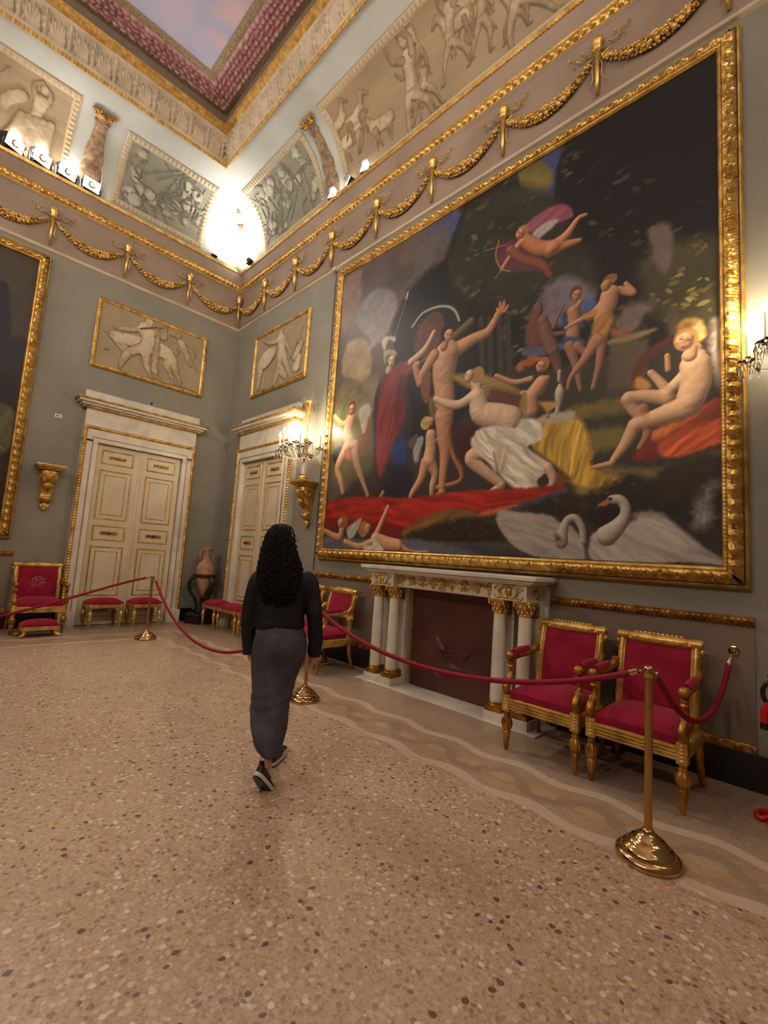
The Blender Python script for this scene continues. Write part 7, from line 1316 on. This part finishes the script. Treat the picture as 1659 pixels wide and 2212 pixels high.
# arms and hands
for sx, sh, el, wr_ in ((-1, (-.185, 0, 1.265), (-.215, .03, 1.01), (-.185, .03, .775)), (1, (.145, -.01, 1.265), (.205, -.03, 1.01), (.222, .01, .775))):
    sh = (sh[0]+sx*-.012, sh[1], sh[2]-.035); b.tube(spline([(sh[0]-sx*.04, sh[1], sh[2]), sh, el, wr_], 5), [.034]*6+[.034, .034, .033, .032, .032, .031, .030, .027, .025, .023], 12)
    wv = Vector(wr_); dn = Vector((-sx*.06, .22 if sx > 0 else .1, -1)).normalized(); fwd = Vector((0, 1, .1)).normalized()
    b.tube([wv, wv+dn*.035, wv+dn*.075], [.023, .030, .028], 10, sy=1)
    kn = wv+dn*.078
    for k, (off, ln, rr) in enumerate(((.030, .066, .0085), (.010, .074, .009), (-.010, .068, .0085), (-.028, .054, .0075))):
        p0 = kn+fwd*off-dn*.02; p1 = kn+fwd*off*1.1+dn*ln*.45+Vector((-sx*.006, 0, 0)); p2 = kn+fwd*(off*1.15-.004)+dn*ln*.8+Vector((-sx*.020, 0, 0)); p3 = kn+fwd*(off*1.15-.008)+dn*ln+Vector((-sx*.030, 0, 0))
        b.tube([p0, p1, p2, p3], [rr*1.15, rr, rr*.92, rr*.7], 8)
    b.tube([wv+dn*.02+fwd*.018, wv+dn*.045+fwd*.045, wv+dn*.075+fwd*.052, wv+dn*.09+fwd*.048], [.013, .011, .010, .008], 8)
remesh_obj('body', b, M_skin, woman, .0052, 3)
# skirt
n = 60; a = np.linspace(0, 2*PI, n, endpoint=False)
sk = [(-.018, -.0, 1.0, .142, .104), (-.015, -.005, .94, .150, .110), (-.008, -.012, .88, .166, .128), (-.006, -.014, .82, .176, .138), (-.010, -.008, .76, .176, .136), (-.018, .008, .68, .164, .138), (-.026, .012, .60, .146, .148), (-.030, .010, .52, .134, .168),
      (-.032, -.002, .44, .126, .186), (-.034, -.020, .37, .120, .210), (-.034, -.045, .31, .113, .235), (-.032, -.06, .26, .103, .245), (-.026, -.070, .212, .092, .245)]
sk2 = [list(q) for q in spline(sk, 5)]; G = np.zeros((len(sk2), n, 3))
for i, (cx, cy, z, rx, ry) in enumerate(sk2):
    bt = math.exp(-((z-.80)/.075)**2)*.020
    c, s = np.cos(a), np.sin(a); r_ = 1+0*a
    fold = .005*np.sin(a*3+z*26)*sm(.62, .45, z)+.004*np.sin(z*95+2.2*np.sin(a*2))*np.exp(-((z-.47)/.09)**2)+.0035*np.sin(z*120+a*2)*np.exp(-((z-.91)/.04)**2)
    G[i, :, 0] = cx+(rx+fold)*c; G[i, :, 1] = cy+(ry+fold)*s-bt*np.maximum(0, -s)*(np.exp(-((a-4.35)/.35)**2)+np.exp(-((a-5.07)/.35)**2))*1.3
    G[i, :, 2] = z+(.014*c*0-.010*s)*(1-sm(.2, .35, z))-.03*c*(1-sm(.2, .32, z))*.6
inn = G[::-1].copy(); cen = inn.mean(axis=1, keepdims=True); inn[..., :2] = cen[..., :2]+(inn[..., :2]-cen[..., :2])*.97
obj('skirt', MB().grid(np.concatenate([G, inn]), close_v=True), M_skirt, woman, angle=180)
# cropped jacket
j = MB()
loft(j, [(-.020, .0, .925, .158, .115), (-.020, .0, .955, .166, .122), (-.022, .0, 1.0, .158, .118), (-.022, .0, 1.08, .158, .115), (-.020, .0, 1.16, .172, .118), (-.016, -.002, 1.22, .180, .112), (-.014, -.004, 1.27, .172, .095), (-.018, 0, 1.305, .13, .078), (-.026, 0, 1.335, .075, .066), (-.03, 0, 1.355, .06, .058)], 32, 2.3)
for pts, rr in ((((-.14, 0, 1.262), (-.178, 0, 1.235), (-.205, .005, 1.13), (-.222, .02, 1.01), (-.218, .03, .88), (-.200, .03, .745)), (.058, .062, .058, .052, .048, .043)),
                (((.10, -.005, 1.262), (.150, -.005, 1.235), (.180, -.015, 1.13), (.205, -.03, 1.01), (.222, -.01, .88), (.226, .01, .745)), (.058, .062, .058, .054, .050, .046))):
    P = spline([p+(q,) for p, q in zip(pts, rr)], 5); j.tube([p[:3] for p in P], [p[3] for p in P], 18)
jn = noise2(64, 64, 4, 6, 5)
def jwr(co):
    k = .0035*np.sin(co[:, 2]*38+7*np.sin(co[:, 0]*11+co[:, 1]*9+co[:, 2]*6))*np.clip((1.3-co[:, 2])*3, 0, 1)+.0025*np.sin(co[:, 2]*95+14*np.sin(co[:, 0]*17))*np.exp(-((co[:, 2]-.95)/.06)**2)
    c = co.copy(); d = co-np.array([0, 0, 0]); arm = np.abs(co[:, 0]+.01) > .165
    cx = np.where(arm, np.sign(co[:, 0])*.205, -.02); r = np.hypot(co[:, 0]-cx, co[:, 1])+1e-6
    c[:, 0] += (co[:, 0]-cx)/r*k*.7; c[:, 1] += co[:, 1]/r*k*.7; return c
remesh_obj('jacket', j, M_jack, woman, .0075, 4, jwr)
# hair: a mass with many curly locks falling to mid back
h = MB()
HR = [(-.058, .000, 1.622, .008, .008), (-.058, -.001, 1.617, .034, .034), (-.058, -.004, 1.603, .058, .060), (-.060, -.008, 1.578, .077, .080), (-.062, -.012, 1.545, .090, .096), (-.062, -.018, 1.50, .098, .100), (-.060, -.030, 1.45, .108, .092), (-.055, -.045, 1.40, .118, .082), (-.046, -.058, 1.35, .132, .072), (-.042, -.068, 1.30, .140, .062), (-.040, -.078, 1.24, .136, .054), (-.038, -.082, 1.18, .124, .046), (-.036, -.084, 1.12, .104, .038), (-.034, -.084, 1.07, .070, .026), (-.032, -.084, 1.05, .03, .012)]
hs_ = [tuple(q) for q in spline(HR, 4)]
AF = PI/2-1.0        # face direction
def hk(z, an):
    dlt = (an-AF+PI) % (2*PI)-PI
    return 1-.55*math.exp(-(dlt/.80)**4)*float(sm(1.595, 1.56, z))*float(sm(1.36, 1.42, z))
G = np.zeros((len(hs_), 40, 3)); aa = np.linspace(0, 2*PI, 40, endpoint=False)
for i, (x, y, z, rx, ry) in enumerate(hs_):
    for j_, q in enumerate(aa): kk = .93*hk(z, q); G[i, j_] = (x+rx*kk*math.cos(q), y+ry*kk*math.sin(q), z)
h.grid(G, close_v=True)
hr = np.random.RandomState(2); zz = np.array([q[2] for q in hs_])[::-1]; A_ = np.array(hs_)[::-1]
def hsurf(z, an):
    v = [np.interp(z, zz, A_[:, k]) for k in (0, 1, 3, 4)]; return Vector((v[0]+v[2]*math.cos(an), v[1]+v[3]*math.sin(an), z))
for k in range(230):
    an = hr.uniform(PI*.90, 2*PI+.35) if k % 4 else hr.uniform(0, 2*PI)
    front = math.sin(an) > .25
    if abs((an-AF+PI) % (2*PI)-PI) < .95: continue
    z0 = hr.uniform(1.42, 1.585) if k % 3 else hr.uniform(1.59, 1.614); z1 = hr.uniform(1.05, 1.22) if not front else hr.uniform(1.40, 1.45)
    ph = hr.uniform(0, 6); fr_ = hr.uniform(120, 170); amp = hr.uniform(.007, .015); da = hr.uniform(-.25, .25); pts = []
    N_ = int((z0-z1)/.010)+3
    for i in range(N_):
        z = z0-(z0-z1)*i/(N_-1); q = sm(1.56, 1.44, z); p = hsurf(z, an+da*i/N_); c_ = hsurf(z, an); cc = Vector((np.interp(z, zz, A_[:, 0]), np.interp(z, zz, A_[:, 1]), z)); o_ = (c_-cc); 
        o_ = o_.normalized() if o_.length > 1e-5 else Vector((0, -1, 0)); tn_ = Vector((-o_.y, o_.x, 0))
        pts.append(p+o_*(amp*math.cos(z*fr_+ph)*(.35+.65*q)+.002)+tn_*(amp*math.sin(z*fr_+ph)*(.35+.65*q)))
    h.tube(pts, [.0075*(1-.75*(i/(N_-1))**3)*min(1, .2+i*.12) for i in range(N_)], 5)
obj('hair', h, M_hair, woman, angle=180)
# glasses arm and rim on the turned face
gl = MB(); gl.tube([head_pt((.077, -.01, .014)), head_pt((.072, .07, .012))], .002, 6)
for sx in (-1, 1): gl.tube([head_pt((sx*.034+.024*math.cos(q), .092, .005+.019*math.sin(q))) for q in np.linspace(0, 2*PI, 16, endpoint=False)], .0018, 6, closed=True)
obj('glasses', gl, M_housing, woman, angle=180)
# sneakers
def sneaker(loc, yaw, pitch, parent):
    root = thing('sneaker', None, None, loc, 0); root.parent = parent
    root.rotation_mode = 'XYZ'; root.rotation_euler = Euler((-pitch, 0, -yaw), 'XYZ')
    # frame: toe tip region at origin (ball of the foot), heel towards -Y
    def outline(k, w=1.0):
        ys = np.linspace(0, 1, 26); w_ = .040*np.sin(np.clip(ys, 0, 1)*PI)**.35*(1+.14*np.sin(ys*PI*1.25+3.6))*w
        return ys, w_
    ys, w_ = outline(0); L_ = .275; y = -.185+ys*L_; spring = .022*np.clip((ys-.68)/.32, 0, 1)**2
    def slab(z0, z1, wk, mat_, name, par):
        G = np.zeros((26, 8, 3))
        for i in range(26):
            q = max(w_[i]*wk, .004); zb = z0+spring[i]; zt = z1+spring[i]
            G[i] = [(-q*.96, y[i], zb), (-q, y[i], zb+.004), (-q, y[i], zt-.004), (-q*.94, y[i], zt), (q*.94, y[i], zt), (q, y[i], zt-.004), (q, y[i], zb+.004), (q*.96, y[i], zb)]
        return obj(name, MB().grid(G, close_v=True).add(G[0], [tuple(range(8))]).add(G[-1], [tuple(range(8))]), mat_, par, angle=50)
    slab(0, .010, 1.0, M_shoeb, 'outsole', root); slab(.010, .032, 1.04, M_shoew, 'midsole', root)
    U = MB(); prof = spline([(0, .115, .030), (.06, .128, .036), (.18, .130, .035), (.32, .120, .033), (.42, .098, .033), (.55, .078, .036), (.70, .064, .038), (.85, .056, .036), (.95, .048, .024), (1, .034, .008)], 4)
    G = np.zeros((len(prof), 13, 3))
    for i, (t_, hgt, wd) in enumerate(prof):
        yy = -.185+t_*L_*.985+.004; sp = .022*max(0, (t_-.68)/.32)**2; wb = np.interp(t_, ys, w_)*.98
        for k, an in enumerate(np.linspace(0, PI, 13)):
            e = math.sin(an); G[i, k] = (math.cos(an)*(wb*(1-.25*e)), yy, .028+sp+(hgt-.028)*e**.7)
    U.grid(G).add(G[0], [tuple(range(13))])
    obj('upper', U, M_shoeb, root, angle=60)
    W_ = MB()
    for sx in (-1, 1):
        W_.add([(sx*.0405, -.085, .052), (sx*.040, -.02, .062), (sx*.0395, .022, .052), (sx*.041, -.015, .044), (sx*.042, -.06, .044), (sx*.039, -.13, .086), (sx*.0405, -.105, .070)], [(0, 1, 2, 3, 4), (5, 6, 0)])
    for k in range(5): W_.tube([(-.022, -.05+.022*k, .106-.010*k), (0, -.045+.022*k, .114-.010*k), (.022, -.05+.022*k, .106-.010*k)], .0028, 6)
    W_.ball((0, .062, .052), (.026, .024, .014), 10)
    W_.box((0, -.181, .10), (.02, .004, .012))
    obj('white_panels', W_, M_shoew, root, angle=60)
    obj('sock', MB().tube([(0, -.135, .09), (0, -.135, .16)], [.034, .036], 16), M_jack, root, angle=60)
    return root
sneaker((-.025, -.215, .0), .50, .78, woman)
sneaker((.062, .245, .0), .34, 0, woman)
